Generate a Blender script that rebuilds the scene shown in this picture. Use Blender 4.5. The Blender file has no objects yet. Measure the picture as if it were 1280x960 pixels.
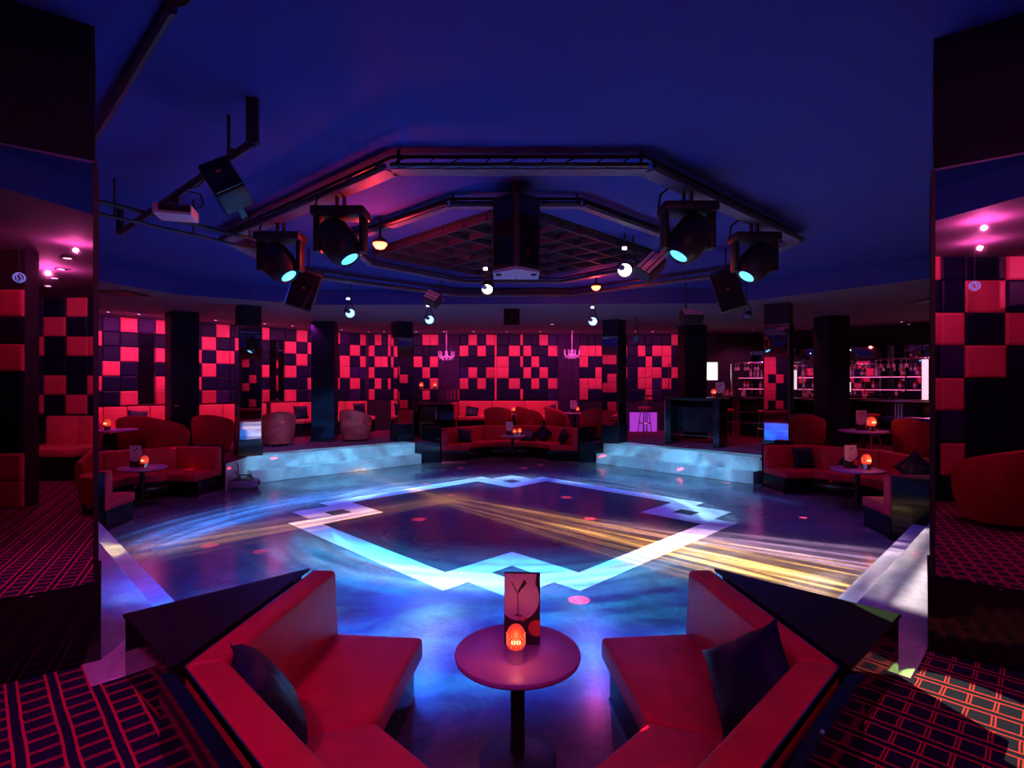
import bpy, bmesh, math, random
from mathutils import Vector, Matrix
from mathutils.geometry import tessellate_polygon
R = math.radians
PI = math.pi
random.seed(7)
sc = bpy.context.scene
C = sc.collection

# ------------------------------------------------------------------ camera, world, exposure
F = 680.0          # focal length in pixels of the 1280x960 frame
CAMZ = 2.0
cam_d = bpy.data.cameras.new('camera')
cam_d.sensor_width = 36.0
cam_d.lens = F / 1280 * 36
cam_d.clip_start = 0.05
cam = bpy.data.objects.new('camera', cam_d)
cam.location = (0, 0, CAMZ)
cam.rotation_euler = (R(90), 0, 0)
C.objects.link(cam)
sc.camera = cam
sc.view_settings.view_transform = 'Standard'
sc.view_settings.look = 'None'
sc.view_settings.gamma = 1
sc.view_settings.use_curve_mapping = False
sc.view_settings.exposure = 0.0
w = bpy.data.worlds.new('world')
sc.world = w
w.use_nodes = True
w.node_tree.nodes['Background'].inputs[0].default_value = (0.01, 0.012, 0.05, 1)
w.node_tree.nodes['Background'].inputs[1].default_value = 0.3


def P(px, py, Y):
    "pixel of the photograph at depth Y -> point"
    return Vector(((px - 640) / F * Y, Y, CAMZ - (py - 480) / F * Y))


def G(px, py, z=0.0):
    "pixel on a horizontal plane"
    return P(px, py, (CAMZ - z) * F / (py - 480))


# ------------------------------------------------------------------ node expression helper
class X:
    def __init__(s, t, sock):
        s.t, s.s = t, sock

    def _m(s, op, *a):
        n = s.t.nodes.new('ShaderNodeMath')
        n.operation = op
        for i, v in enumerate((s,) + a):
            if isinstance(v, X):
                s.t.links.new(v.s, n.inputs[i])
            else:
                n.inputs[i].default_value = v
        return X(s.t, n.outputs[0])

    def __add__(s, o): return s._m('ADD', o)
    __radd__ = __add__
    def __sub__(s, o): return s._m('SUBTRACT', o)
    def __rsub__(s, o): return (s * -1) + o
    def __mul__(s, o): return s._m('MULTIPLY', o)
    __rmul__ = __mul__
    def __truediv__(s, o): return s._m('DIVIDE', o)
    def abs(s): return s._m('ABSOLUTE')
    def sqrt(s): return s._m('SQRT')
    def pow(s, e): return s._m('POWER', e)
    def fract(s): return s._m('FRACT')
    def lt(s, o): return s._m('LESS_THAN', o)
    def gt(s, o): return s._m('GREATER_THAN', o)
    def max(s, o): return s._m('MAXIMUM', o)
    def min(s, o): return s._m('MINIMUM', o)
    def exp(s): return (s * 1.0)._exp()
    def _exp(s): return s._m('EXPONENT')
    def atan2(s, o): return s._m('ARCTAN2', o)

    def smooth(s, a, b):
        n = s.t.nodes.new('ShaderNodeMapRange')
        n.interpolation_type = 'SMOOTHSTEP'
        s.t.links.new(s.s, n.inputs[0])
        n.inputs[1].default_value, n.inputs[2].default_value = a, b
        return X(s.t, n.outputs[0])


def noise(t, x, y, z=0.0, scale=1.0, detail=2.0, rough=0.5, dist=0.0):
    c = t.nodes.new('ShaderNodeCombineXYZ')
    for i, v in enumerate((x, y, z)):
        if isinstance(v, X):
            t.links.new(v.s, c.inputs[i])
        else:
            c.inputs[i].default_value = v
    n = t.nodes.new('ShaderNodeTexNoise')
    t.links.new(c.outputs[0], n.inputs['Vector'])
    n.inputs['Scale'].default_value = scale
    n.inputs['Detail'].default_value = detail
    n.inputs['Roughness'].default_value = rough
    n.inputs['Distortion'].default_value = dist
    return X(t, n.outputs[0])


def ramp(t, fac, stops):
    n = t.nodes.new('ShaderNodeValToRGB')
    t.links.new(fac.s, n.inputs[0])
    while len(n.color_ramp.elements) < len(stops):
        n.color_ramp.elements.new(0.5)
    for e, (p, c) in zip(n.color_ramp.elements, stops):
        e.position, e.color = p, (*c, 1)
    return n.outputs[0]


def posxyz(t):
    g = t.nodes.new('ShaderNodeNewGeometry')
    s = t.nodes.new('ShaderNodeSeparateXYZ')
    t.links.new(g.outputs['Position'], s.inputs[0])
    return [X(t, o) for o in s.outputs]


# ------------------------------------------------------------------ materials
MATS = {}


def mat(name, col, rough=0.5, metal=0.0, spec=0.5, emit=None, es=0.0, var=0.0, vscale=8.0, bump=0.0, bscale=60.0, coat=0.0):
    if name in MATS:
        return MATS[name]
    m = bpy.data.materials.new(name)
    m.use_nodes = True
    t = m.node_tree
    b = t.nodes['Principled BSDF']
    b.inputs['Base Color'].default_value = (*col, 1)
    b.inputs['Roughness'].default_value = rough
    b.inputs['Metallic'].default_value = metal
    b.inputs['Specular IOR Level'].default_value = spec
    b.inputs['Coat Weight'].default_value = coat
    b.inputs['Coat Roughness'].default_value = 0.1
    if emit:
        b.inputs['Emission Color'].default_value = (*emit, 1)
        b.inputs['Emission Strength'].default_value = es
    if var or bump:
        tc = t.nodes.new('ShaderNodeTexCoord')
        n = t.nodes.new('ShaderNodeTexNoise')
        t.links.new(tc.outputs['Object'], n.inputs['Vector'])
        n.inputs['Scale'].default_value = vscale
        n.inputs['Detail'].default_value = 5
        if var:
            r = X(t, n.outputs[0])
            cr = ramp(t, r, [(0.25, tuple(c * (1 - var) for c in col)), (0.75, tuple(min(1, c * (1 + var)) for c in col))])
            t.links.new(cr, b.inputs['Base Color'])
        if bump:
            n2 = t.nodes.new('ShaderNodeTexNoise')
            t.links.new(tc.outputs['Object'], n2.inputs['Vector'])
            n2.inputs['Scale'].default_value = bscale
            n2.inputs['Detail'].default_value = 3
            bp = t.nodes.new('ShaderNodeBump')
            bp.inputs['Strength'].default_value = bump
            bp.inputs['Distance'].default_value = 0.01
            t.links.new(n2.outputs[0], bp.inputs['Height'])
            t.links.new(bp.outputs[0], b.inputs['Normal'])
    MATS[name] = m
    return m


M_red = mat('red_leather', (0.58, 0.014, 0.060), 0.44, spec=0.25, var=0.18, vscale=5, bump=0.12, bscale=140)
M_tile_red = mat('red_tile_leather', (0.80, 0.095, 0.17), 0.5, var=0.12, vscale=3, bump=0.08, bscale=90)
M_tile_red2 = mat('deep_red_tile_leather', (0.55, 0.05, 0.10), 0.5, var=0.15, vscale=3, bump=0.08, bscale=90)
M_tile_nav = mat('navy_tile_leather', (0.005, 0.006, 0.045), 0.5, spec=0.2, var=0.3, vscale=3, bump=0.08, bscale=90)
M_tile_pur = mat('purple_tile_leather', (0.03, 0.010, 0.11), 0.5, spec=0.2, var=0.3, vscale=4, bump=0.08, bscale=90)
M_wall = mat('dark_wall_paint', (0.02, 0.008, 0.03), 0.7, var=0.2)
M_black = mat('black_lacquer', (0.006, 0.006, 0.012), 0.09, var=0.3, vscale=2)
M_blackm = mat('matt_black_metal', (0.012, 0.012, 0.018), 0.45, bump=0.05)
M_dark = mat('dark_shaft_paint', (0.008, 0.009, 0.035), 0.5, spec=0.15, var=0.3, vscale=2)
M_mirror = mat('mirror_glass', (0.82, 0.80, 0.86), 0.015, 1.0, bump=0.004, bscale=2)
M_pillow = mat('navy_velvet', (0.005, 0.009, 0.045), 0.42, spec=0.25, var=0.4, vscale=6, bump=0.1, bscale=200)
M_bench = mat('glow_lit_bench_leather', (0.85, 0.13, 0.17), 0.45, spec=0.3, var=0.12, vscale=4)  # lamp glow on the benches is put into this lighter red
M_chrome = mat('chrome', (0.7, 0.7, 0.72), 0.15, 1.0)
M_tabletop = mat('magenta_lit_laminate', (0.46, 0.20, 0.60), 0.35, var=0.08, vscale=6)  # magenta light on the pale top is put into its colour
M_white = mat('off_white_plastic', (0.75, 0.72, 0.78), 0.4, var=0.05)
M_lensc = mat('cyan_lens', (0.3, 0.6, 0.8), 0.2, emit=(0.10, 0.55, 1.0), es=1.8)
M_lensw = mat('white_lens', (0.8, 0.8, 0.7), 0.2, emit=(1.0, 0.95, 0.72), es=5)
M_lensb = mat('blue_white_lens', (0.6, 0.8, 0.9), 0.2, emit=(0.22, 0.58, 1.0), es=3)
M_lensr = mat('red_lens', (0.9, 0.1, 0.05), 0.2, emit=(1.0, 0.13, 0.05), es=8)
M_lensoff = mat('unlit_lens', (0.08, 0.12, 0.3), 0.1)
M_led = mat('white_indicator', (0.8, 0.8, 0.9), 0.3, emit=(0.85, 0.88, 1.0), es=4)
M_pinklens = mat('pink_downlight_lens', (0.9, 0.4, 0.6), 0.3, emit=(1.0, 0.30, 0.62), es=9)
M_violens = mat('violet_downlight_lens', (0.6, 0.4, 0.9), 0.3, emit=(0.62, 0.40, 1.0), es=9)
M_candle = mat('glowing_red_glass', (0.8, 0.12, 0.05), 0.2, emit=(1.0, 0.06, 0.03), es=0.55)
M_stud = mat('red_glass_stud', (0.9, 0.22, 0.12), 0.15, emit=(1.0, 0.16, 0.07), es=0.9)
M_flame = mat('candle_bulb_glow', (1, 0.6, 0.3), 0.4, emit=(1.0, 0.40, 0.2), es=3)
M_carddark = mat('menu_dark_print', (0.03, 0.015, 0.04), 0.3)
M_cardlight = mat('menu_pale_print', (0.70, 0.50, 0.78), 0.4)
M_cardink = mat('menu_ink', (0.02, 0.01, 0.03), 0.5)
M_cardred = mat('menu_red_print', (0.75, 0.10, 0.06), 0.4)
M_screen = mat('lit_screen', (0.9, 0.9, 0.9), 0.4, emit=(1.0, 0.93, 0.90), es=1.5)
M_display = mat('backlit_display', (0.9, 0.8, 0.9), 0.4, emit=(1.0, 0.72, 0.86), es=0.9)
M_displayp = mat('violet_backlit_panel', (0.6, 0.2, 0.7), 0.4, emit=(0.55, 0.12, 0.75), es=0.5)
M_glassy = mat('drinking_glass', (0.8, 0.7, 0.85), 0.08, spec=0.9)
M_curtain = mat('purple_velvet_curtain', (0.05, 0.012, 0.10), 0.7, var=0.3, vscale=10)
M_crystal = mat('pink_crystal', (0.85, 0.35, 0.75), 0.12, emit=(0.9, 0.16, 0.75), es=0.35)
M_wood = mat('red_stained_wood', (0.28, 0.05, 0.045), 0.35, var=0.3, vscale=9)
M_chairfab = mat('red_velvet_upholstery', (0.46, 0.02, 0.04), 0.6, spec=0.2, var=0.2, vscale=6, bump=0.1, bscale=150)
M_grille = mat('grille_slat', (0.045, 0.04, 0.085), 0.6, spec=0.2)
M_void = mat('dark_ceiling_void', (0.006, 0.005, 0.012), 0.9)
BOT = [mat('bottle_amber', (0.35, 0.06, 0.02), 0.1), mat('bottle_green', (0.03, 0.18, 0.06), 0.1), mat('bottle_clear', (0.6, 0.5, 0.65), 0.08), mat('bottle_red', (0.5, 0.02, 0.05), 0.1)]


def mat_ceiling():
    m = mat('ceiling_navy_paint', (0.042, 0.062, 0.36), 0.8, spec=0.15, var=0.06, vscale=0.7)
    return m


def mat_marble(name, c0, c1, rough, veins=0.5, scale=1.2, vein_col=(0.7, 0.7, 0.75), spec=0.4):
    m = bpy.data.materials.new(name)
    m.use_nodes = True
    t = m.node_tree
    b = t.nodes['Principled BSDF']
    x, y, z = posxyz(t)
    n1 = noise(t, x, y, z, scale, 7, 0.62, 0.6)
    n2 = noise(t, x, y, z, scale * 2.3, 8, 0.7, 1.5)
    vein = (1.0 - ((n2 - 0.5).abs() * 22.0).min(1.0)) * veins
    a = ramp(t, n1, [(0.3, c0), (0.7, c1)])
    mx = t.nodes.new('ShaderNodeMixRGB')
    t.links.new(vein.s, mx.inputs[0])
    t.links.new(a, mx.inputs[1])
    mx.inputs[2].default_value = (*vein_col, 1)
    t.links.new(mx.outputs[0], b.inputs['Base Color'])
    # scuffs: fine roughness variation
    n3 = noise(t, x, y, z, 9.0, 6, 0.7)
    rr = n3 * 0.16 + (rough - 0.06)
    t.links.new(rr.s, b.inputs['Roughness'])
    b.inputs['Specular IOR Level'].default_value = spec
    return m


M_floor = mat_marble('dark_polished_stone', (0.07, 0.07, 0.085), (0.17, 0.17, 0.19), 0.17, 0.05, 0.8, spec=0.25)
M_inner = mat_marble('black_polished_stone', (0.05, 0.042, 0.05), (0.09, 0.075, 0.085), 0.18, 0.0, 1.1, spec=0.16)
M_inlay = mat_marble('white_marble_inlay', (0.62, 0.62, 0.64), (0.85, 0.85, 0.86), 0.2, 0.25, 1.6, (0.4, 0.4, 0.45))
M_step = mat_marble('pale_marble_step', (0.50, 0.50, 0.53), (0.80, 0.80, 0.82), 0.22, 0.35, 1.3, (0.35, 0.35, 0.4))


def mat_carpet():
    m = bpy.data.materials.new('carpet_red_lattice')
    m.use_nodes = True
    t = m.node_tree
    b = t.nodes['Principled BSDF']
    x, y, z = posxyz(t)
    wv = noise(t, x, y, 0.0, 3.0, 2) - 0.5
    u = (x + y) * 0.70711 / 0.150 + wv * 0.10
    v = (y - x) * 0.70711 / 0.098 + wv * 0.16
    fu, fv = (u.fract() - 0.5).abs(), (v.fract() - 0.5).abs()
    ou = fu.lt(0.395)
    inn = fu.lt(0.325) * fv.lt(0.40)
    line = ou * (1.0 - inn)
    gap = fv.gt(0.465)
    line = line * (1.0 - gap * fu.lt(0.325))
    pile = noise(t, x, y, 0.0, 160.0, 2)
    k = line * (pile * 0.7 + 0.55)
    c = ramp(t, k, [(0.0, (0.020, 0.008, 0.060)), (0.95, (0.78, 0.035, 0.085))])
    t.links.new(c, b.inputs['Base Color'])
    b.inputs['Roughness'].default_value = 0.95
    b.inputs['Specular IOR Level'].default_value = 0.1
    return m


M_carpet = mat_carpet()


# ------------------------------------------------------------------ mesh helpers
def new_obj(name, bm, m, parent=None, smooth=False):
    me = bpy.data.meshes.new(name)
    bmesh.ops.recalc_face_normals(bm, faces=bm.faces[:])
    bm.to_mesh(me)
    bm.free()
    o = bpy.data.objects.new(name, me)
    C.objects.link(o)
    if m:
        me.materials.append(m)
    if parent:
        o.parent = parent
    if smooth:
        for p in me.polygons:
            p.use_smooth = True
        try:
            me.set_sharp_from_angle(angle=R(40))
        except Exception:
            pass
    return o


def mb():
    return bmesh.new()


def add_box(bm, c, s, rz=0.0, bevel=0.0, seg=2, mtx=None):
    v0 = len(bm.verts)
    r = bmesh.ops.create_cube(bm, size=1.0)
    vs = r['verts']
    M = Matrix.Translation(c) @ Matrix.Rotation(rz, 4, 'Z') @ Matrix.Diagonal((*s, 1))
    if mtx is not None:
        M = mtx @ M
    for v in vs:
        v.co = M @ v.co
    if bevel:
        es = list({e for v in vs for e in v.link_edges})
        bmesh.ops.bevel(bm, geom=es, offset=bevel, segments=seg, profile=0.5, affect='EDGES')


def add_prism(bm, pts, z0, z1, bevel=0.0, seg=2, top_only=False):
    "extruded polygon (list of xy)"
    vb = [bm.verts.new((p[0], p[1], z0)) for p in pts]
    vt = [bm.verts.new((p[0], p[1], z1)) for p in pts]
    n = len(pts)
    fs = [bm.faces.new(vb[::-1]), bm.faces.new(vt)]
    for i in range(n):
        fs.append(bm.faces.new((vb[i], vb[(i + 1) % n], vt[(i + 1) % n], vt[i])))
    if bevel:
        es = list({e for v in vb + vt for e in v.link_edges})
        if top_only:
            es = [e for e in es if all(abs(v.co.z - z1) < 1e-6 for v in e.verts)]
        bmesh.ops.bevel(bm, geom=es, offset=bevel, segments=seg, profile=0.5, affect='EDGES')


def add_cyl(bm, p0, p1, r0, r1=None, n=12, cap=True):
    r1 = r0 if r1 is None else r1
    p0, p1 = Vector(p0), Vector(p1)
    d = (p1 - p0).normalized()
    a = d.orthogonal().normalized()
    b = d.cross(a)
    A, B = [], []
    for i in range(n):
        t = 2 * PI * i / n
        o = a * math.cos(t) + b * math.sin(t)
        A.append(bm.verts.new(p0 + o * r0))
        B.append(bm.verts.new(p1 + o * r1))
    for i in range(n):
        bm.faces.new((A[i], A[(i + 1) % n], B[(i + 1) % n], B[i]))
    if cap:
        bm.faces.new(A[::-1])
        bm.faces.new(B)


def add_lathe(bm, prof, n=24, c=(0, 0, 0), mtx=None):
    "prof: list of (r,z)"
    c = Vector(c)
    rings = []
    for r, z in prof:
        ring = []
        if r < 1e-5:
            p = c + Vector((0, 0, z))
            ring = [bm.verts.new(mtx @ p if mtx else p)]
        else:
            for i in range(n):
                t = 2 * PI * i / n
                p = c + Vector((r * math.cos(t), r * math.sin(t), z))
                ring.append(bm.verts.new(mtx @ p if mtx else p))
        rings.append(ring)
    for A, B in zip(rings, rings[1:]):
        for i in range(n):
            j = (i + 1) % n
            if len(A) == 1 and len(B) == 1:
                continue
            if len(A) == 1:
                bm.faces.new((A[0], B[j], B[i]))
            elif len(B) == 1:
                bm.faces.new((A[i], A[j], B[0]))
            else:
                bm.faces.new((A[i], A[j], B[j], B[i]))


def add_tube(bm, pts, r, n=8):
    for a, b in zip(pts, pts[1:]):
        add_cyl(bm, a, b, r, n=n)


def box(name, c, s, m, parent=None, rz=0.0, bevel=0.0, seg=2, mtx=None):
    bm = mb()
    add_box(bm, c, s, rz, bevel, seg, mtx)
    return new_obj(name, bm, m, parent, smooth=bevel > 0)


def prism(name, pts, z0, z1, m, parent=None, bevel=0.0, seg=2, top_only=False):
    bm = mb()
    add_prism(bm, pts, z0, z1, bevel, seg, top_only)
    return new_obj(name, bm, m, parent, smooth=bevel > 0)


def cyl(name, p0, p1, r, m, parent=None, r1=None, n=12):
    bm = mb()
    add_cyl(bm, p0, p1, r, r1, n)
    return new_obj(name, bm, m, parent, smooth=True)


def lathe(name, prof, m, parent=None, n=24, c=(0, 0, 0), mtx=None):
    bm = mb()
    add_lathe(bm, prof, n, c, mtx)
    return new_obj(name, bm, m, parent, smooth=True)


def tube(name, pts, r, m, parent=None, n=8):
    bm = mb()
    add_tube(bm, [Vector(p) for p in pts], r, n)
    return new_obj(name, bm, m, parent, smooth=True)


def tag(o, label, cat, group=None):
    o['label'] = label
    o['category'] = cat
    if group:
        o['group'] = group
    return o


def thing(name, label, cat, loc=(0, 0, 0), rz=0.0, group=None):
    o = bpy.data.objects.new(name, None)
    o.empty_display_size = 0.1
    o.location = loc
    o.rotation_euler = (0, 0, rz)
    C.objects.link(o)
    return tag(o, label, cat, group)


def struct(o):
    o['kind'] = 'structure'
    return o


def dup(root, loc, rz=0.0, label=None, group=None, rot=None):
    r = root.copy()
    C.objects.link(r)
    r.location = loc
    r.rotation_euler = rot if rot is not None else (0, 0, rz)
    if label:
        r['label'] = label
    if group:
        r['group'] = group
    for ch in list(root.children):
        c = ch.copy()
        C.objects.link(c)
        c.parent = r
        for g in list(ch.children):
            d = g.copy()
            C.objects.link(d)
            d.parent = c
    return r


def flat_poly(name, outer, holes, z, m, parent=None):
    loops = [[Vector((p[0], p[1], z)) for p in outer]] + [[Vector((p[0], p[1], z)) for p in h] for h in holes]
    tris = tessellate_polygon(loops)
    vs = [v for l in loops for v in l]
    bm = mb()
    bv = [bm.verts.new(v) for v in vs]
    for t in tris:
        try:
            f = bm.faces.new([bv[i] for i in t])
        except ValueError:
            pass
    return new_obj(name, bm, m, parent)


# ------------------------------------------------------------------ lights
def light(name, kind, loc, energy, col, target=None, size=0.1, size_y=None, angle=60, blend=0.5, spread=None):
    d = bpy.data.lights.new(name, kind)
    d.energy = energy
    d.color = col
    o = bpy.data.objects.new(name, d)
    o.location = loc
    if kind == 'AREA':
        d.size = size
        if size_y:
            d.shape = 'RECTANGLE'
            d.size_y = size_y
        if spread:
            d.spread = R(spread)
    else:
        d.shadow_soft_size = size
    if kind == 'SPOT':
        d.spot_size = R(angle)
        d.spot_blend = blend
    if target is not None:
        o.rotation_euler = (Vector(target) - Vector(loc)).to_track_quat('-Z', 'Y').to_euler()
    C.objects.link(o)
    return o


def gobo(o, build):
    """moving-head projector: emission varies with direction; build(t, x, y) gets the floor
    coordinates the ray is aimed at and returns list of (X intensity, colour)"""
    d = o.data
    d.use_nodes = True
    t = d.node_tree
    em = next(n for n in t.nodes if n.type == 'EMISSION')
    g = t.nodes.new('ShaderNodeNewGeometry')
    s = t.nodes.new('ShaderNodeSeparateXYZ')
    t.links.new(g.outputs['Incoming'], s.inputs[0])
    ix, iy, iz = [X(t, k) for k in s.outputs]
    L = o.location
    k = (iz * -1.0).max(0.02)
    k = X(t, k.s)
    fx = ix / k * L.z + L.x
    fy = iy / k * L.z + L.y
    parts = build(t, fx, fy)
    acc = None
    for inten, col in parts:
        c = t.nodes.new('ShaderNodeCombineXYZ')
        for i in range(3):
            t.links.new((inten * col[i]).s, c.inputs[i])
        if acc is None:
            acc = c.outputs[0]
        else:
            v = t.nodes.new('ShaderNodeVectorMath')
            v.operation = 'ADD'
            t.links.new(acc, v.inputs[0])
            t.links.new(c.outputs[0], v.inputs[1])
            acc = v.outputs[0]
    t.links.new(acc, em.inputs['Color'])
    em.inputs['Strength'].default_value = 1.0


def arc(t, x, y, c, r, wdt, a0, a1, seed, freq=9.0, soft=0.35):
    "streaky arc of light, angles in degrees measured from +x"
    dx, dy = x - c[0], y - c[1]
    rr = (dx * dx + dy * dy).sqrt()
    am = (a0 + a1) / 2
    ca, sa = math.cos(R(am)), math.sin(R(am))
    th = (dy * ca - dx * sa).atan2(dx * ca + dy * sa)      # angle from the middle of the arc
    half = R(a1 - a0) / 2
    mask = th.abs().smooth(half, half * (1 - soft))
    d = (rr - r) / wdt
    body = (d * d * -1.0)._exp()
    st = noise(t, rr * freq, th * 1.2, seed, 1.0, 3, 0.6)
    st = st.smooth(0.36, 0.68)
    return body * mask * (st * 0.85 + 0.15)


def beam(t, x, y, p0, p1, wdt, seed, freq=11.0, w1=None):
    "streaky straight bundle from p0 to p1"
    dx, dy = p1[0] - p0[0], p1[1] - p0[1]
    L = math.hypot(dx, dy)
    ux, uy = dx / L, dy / L
    a = (x - p0[0]) * ux + (y - p0[1]) * uy
    b = (y - p0[1]) * ux - (x - p0[0]) * uy
    mask = a.smooth(-0.15, 0.25) * a.smooth(L + 0.2, L - 0.3)
    if w1:
        b = b / ((a / L) * (w1 - wdt) + wdt)
    else:
        b = b / wdt
    body = (b * b * -1.0)._exp()
    st = noise(t, b * freq * 0.55, a * 0.28, seed, 1.0, 4, 0.62)
    st = st.smooth(0.42, 0.72)
    return body * mask * (st * 0.95 + 0.05)


# moving-head and wash positions (lenses of the fixtures built further down)
HEADFIX = [((-1.62, 5.15), (0.6, 4.6, 0)), ((-2.55, 6.0), (0.1, 5.3, 0)), ((1.62, 5.02), (-0.6, 4.5, 0)), ((2.68, 6.02), (0.1, 5.3, 0))]
HEADS = []
for (hx, hy), aim in HEADFIX:
    hc = Vector((hx, hy, 3.31))
    HEADS.append(hc + (Vector(aim) - hc).normalized() * 0.23)
DC = (0.0, 8.47)          # centre of the dance floor
CY, BL, WH, YE = (0.02, 0.50, 1.0), (0.01, 0.07, 1.0), (0.65, 0.90, 1.0), (1.0, 0.50, 0.07)


def g_near(t, x, y):
    a = arc(t, x, y, (0.0, 8.5), 2.90, 0.52, 195, 345, 1.0, 7.0)
    a2 = arc(t, x, y, (0.0, 8.5), 3.02, 0.30, 195, 345, 5.0, 5.0)
    n = noise(t, x * 0.75, y * 1.7, 3.0, 1.0, 4, 0.55, 0.8).smooth(0.44, 0.72)
    n2 = noise(t, x * 0.5, y * 0.9, 8.0, 1.0, 3, 0.5, 0.4).smooth(0.30, 0.75)
    dx, dy = x * 0.42, (y - 4.4) * 0.62
    pool = ((dx * dx + dy * dy) * -1.0)._exp() * y.smooth(3.0, 3.7)
    b1x, b1y = (x + 0.66) * 4.0, (y - 4.45) * 1.9
    blob = ((b1x * b1x + b1y * b1y) * -1.0)._exp()
    b2x, b2y = (x - 0.60) * 5.0, (y - 4.3) * 1.7
    blob2 = ((b2x * b2x + b2y * b2y) * -1.0)._exp()
    return [(a, CY), (a2 * 0.3, WH), (n * pool * 0.55, (0.01, 0.60, 0.9)), ((n2 + 0.2) * pool * 1.1, BL), (blob * 0.26 + blob2 * 0.22, (0.6, 0.85, 0.8))]


def g_far(t, x, y):
    a = arc(t, x, y, (0.0, 8.5), 3.1, 0.34, -15, 75, 2.0, 8.0, 0.25)
    b = arc(t, x, y, (0.0, 8.4), 3.2, 0.34, 75, 165, 4.0, 8.0, 0.25)
    c = arc(t, x, y, (-0.4, 6.6), 4.25, 0.42, 75, 195, 6.0, 9.0, 0.3)
    e = arc(t, x, y, (0.6, 7.2), 4.6, 0.30, 20, 95, 9.0, 9.0, 0.3)
    return [(a * 1.1 + b, (0.18, 0.62, 1.0)), (a * 0.4 + b * 0.3, WH), (c * 1.5, (0.06, 0.28, 1.0)), (e * 0.5, (0.08, 0.25, 1.0))]


def g_yellow(t, x, y):
    k = (-1.15, 9.5)
    a = beam(t, x, y, k, (3.4, 5.35), 0.22, 1.5, 10.0, 0.62)
    b = beam(t, x, y, k, (-4.7, 6.4), 0.20, 3.5, 10.0, 0.55)
    c = beam(t, x, y, k, (-3.5, 12.6), 0.14, 5.5, 9.0, 0.35)
    d = beam(t, x, y, (1.2, 7.9), (4.6, 5.9), 0.22, 7.5, 10.0, 0.45)
    dx, dy = (x - k[0]) * 2.6, (y - k[1]) * 2.2
    s = ((dx * dx + dy * dy) * -1.0)._exp()
    return [(a + b * 0.6 + c * 0.8, YE), (a * 0.06 + b * 0.04, (1.0, 0.8, 0.7)), (d * 0.55, (0.75, 0.42, 0.65)), (s * 0.4, YE)]


def g_dots(t, x, y):
    c = t.nodes.new('ShaderNodeCombineXYZ')
    t.links.new(x.s, c.inputs[0])
    t.links.new(y.s, c.inputs[1])
    v = t.nodes.new('ShaderNodeTexVoronoi')
    v.inputs['Scale'].default_value = 1.15
    v.inputs['Randomness'].default_value = 0.95
    t.links.new(c.outputs[0], v.inputs['Vector'])
    d = X(t, v.outputs['Distance'])
    n = noise(t, x, y, 2.0, 0.9, 1)
    return [(d.lt(0.115) * n.smooth(0.30, 0.48), (1.0, 0.05, 0.10))]


def g_stair(t, x, y):
    n = noise(t, x * 1.0, y * 1.0, 4.0, 1.4, 4, 0.6, 1.0).smooth(0.25, 0.75)
    return [(n * 0.9 + 0.25, (0.12, 0.50, 1.0)), (n * 0.25, (0.2, 1.0, 0.9))]


def g_stripe(t, x, y):
    b = (x + y) * 0.7071
    a = (y - x) * 0.7071
    st = noise(t, a * 5.0, b * 0.3, 1.0, 1.0, 4, 0.6).smooth(0.36, 0.66)
    return [(st * 0.9 + 0.08, (0.95, 0.85, 0.75))]


LK = 1.0
gobo(light('moving_head_lamp', 'SPOT', HEADS[0], 4300 * LK, (1, 1, 1), (0, 5.4, 0), 0.03, angle=130, blend=0.3), g_near)
gobo(light('moving_head_lamp', 'SPOT', HEADS[1], 11000 * LK, (1, 1, 1), (-0.5, 9.5, 0), 0.03, angle=140, blend=0.3), g_far)
gobo(light('moving_head_lamp', 'SPOT', HEADS[2], 26000 * LK, (1, 1, 1), (0, 8.0, 0), 0.02, angle=140, blend=0.3), g_yellow)
gobo(light('moving_head_lamp', 'SPOT', HEADS[3], 14000 * LK, (1, 1, 1), (0, 7.5, 0), 0.01, angle=150, blend=0.3), g_dots)
gobo(light('stair_wash_lamp', 'SPOT', (-2.9, 9.6, 3.3), 1300, (1, 1, 1), (-3.9, 12.5, 0.1), 0.05, angle=64, blend=0.6), g_stair)
gobo(light('stair_wash_lamp', 'SPOT', (2.0, 10.2, 3.3), 1000, (1, 1, 1), (3.6, 12.4, 0.1), 0.05, angle=64, blend=0.6), g_stair)
gobo(light('stair_stripe_lamp', 'SPOT', (1.3, 6.6, 3.25), 2000, (1, 0.92, 1), (3.6, 4.5, 0.3), 0.02, angle=38, blend=0.25), g_stripe)
gobo(light('stair_stripe_lamp', 'SPOT', (-0.4, 7.0, 3.05), 4000, (1, 0.85, 0.4), (-4.75, 5.45, 0.4), 0.02, angle=13, blend=0.25), g_stripe)
# blue floor wash from the rig
for i, (x, y, e) in enumerate([(-1.6, 10.3, 400), (1.6, 10.3, 400), (0.0, 5.2, 700), (-3.2, 7.6, 350), (3.2, 7.6, 350)]):
    light('blue_wash_lamp', 'SPOT', (x, y, 3.35), e, (0.03, 0.08, 1.0), (x * 0.7, y * 0.75 + 1.9, 0), 0.15, angle=125, blend=0.8)
# red beacons
light('red_beacon_lamp', 'POINT', (-1.56, 6.22, 3.46), 55, (1, 0.03, 0.03), size=0.05)
light('red_beacon_lamp', 'POINT', (1.48, 9.6, 3.62), 35, (1, 0.03, 0.03), size=0.05)

# ------------------------------------------------------------------ room geometry constants
ZR, ZC, ZL = 0.5, 3.94, 3.63         # raised floor, central ceiling, low ceiling


def isect(p, d, q, e):
    "intersection of two 2D lines"
    p, d, q, e = Vector(p), Vector(d), Vector(q), Vector(e)
    k = d.x * e.y - d.y * e.x
    s = ((q.x - p.x) * e.y - (q.y - p.y) * e.x) / k
    return p + d * s


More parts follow.
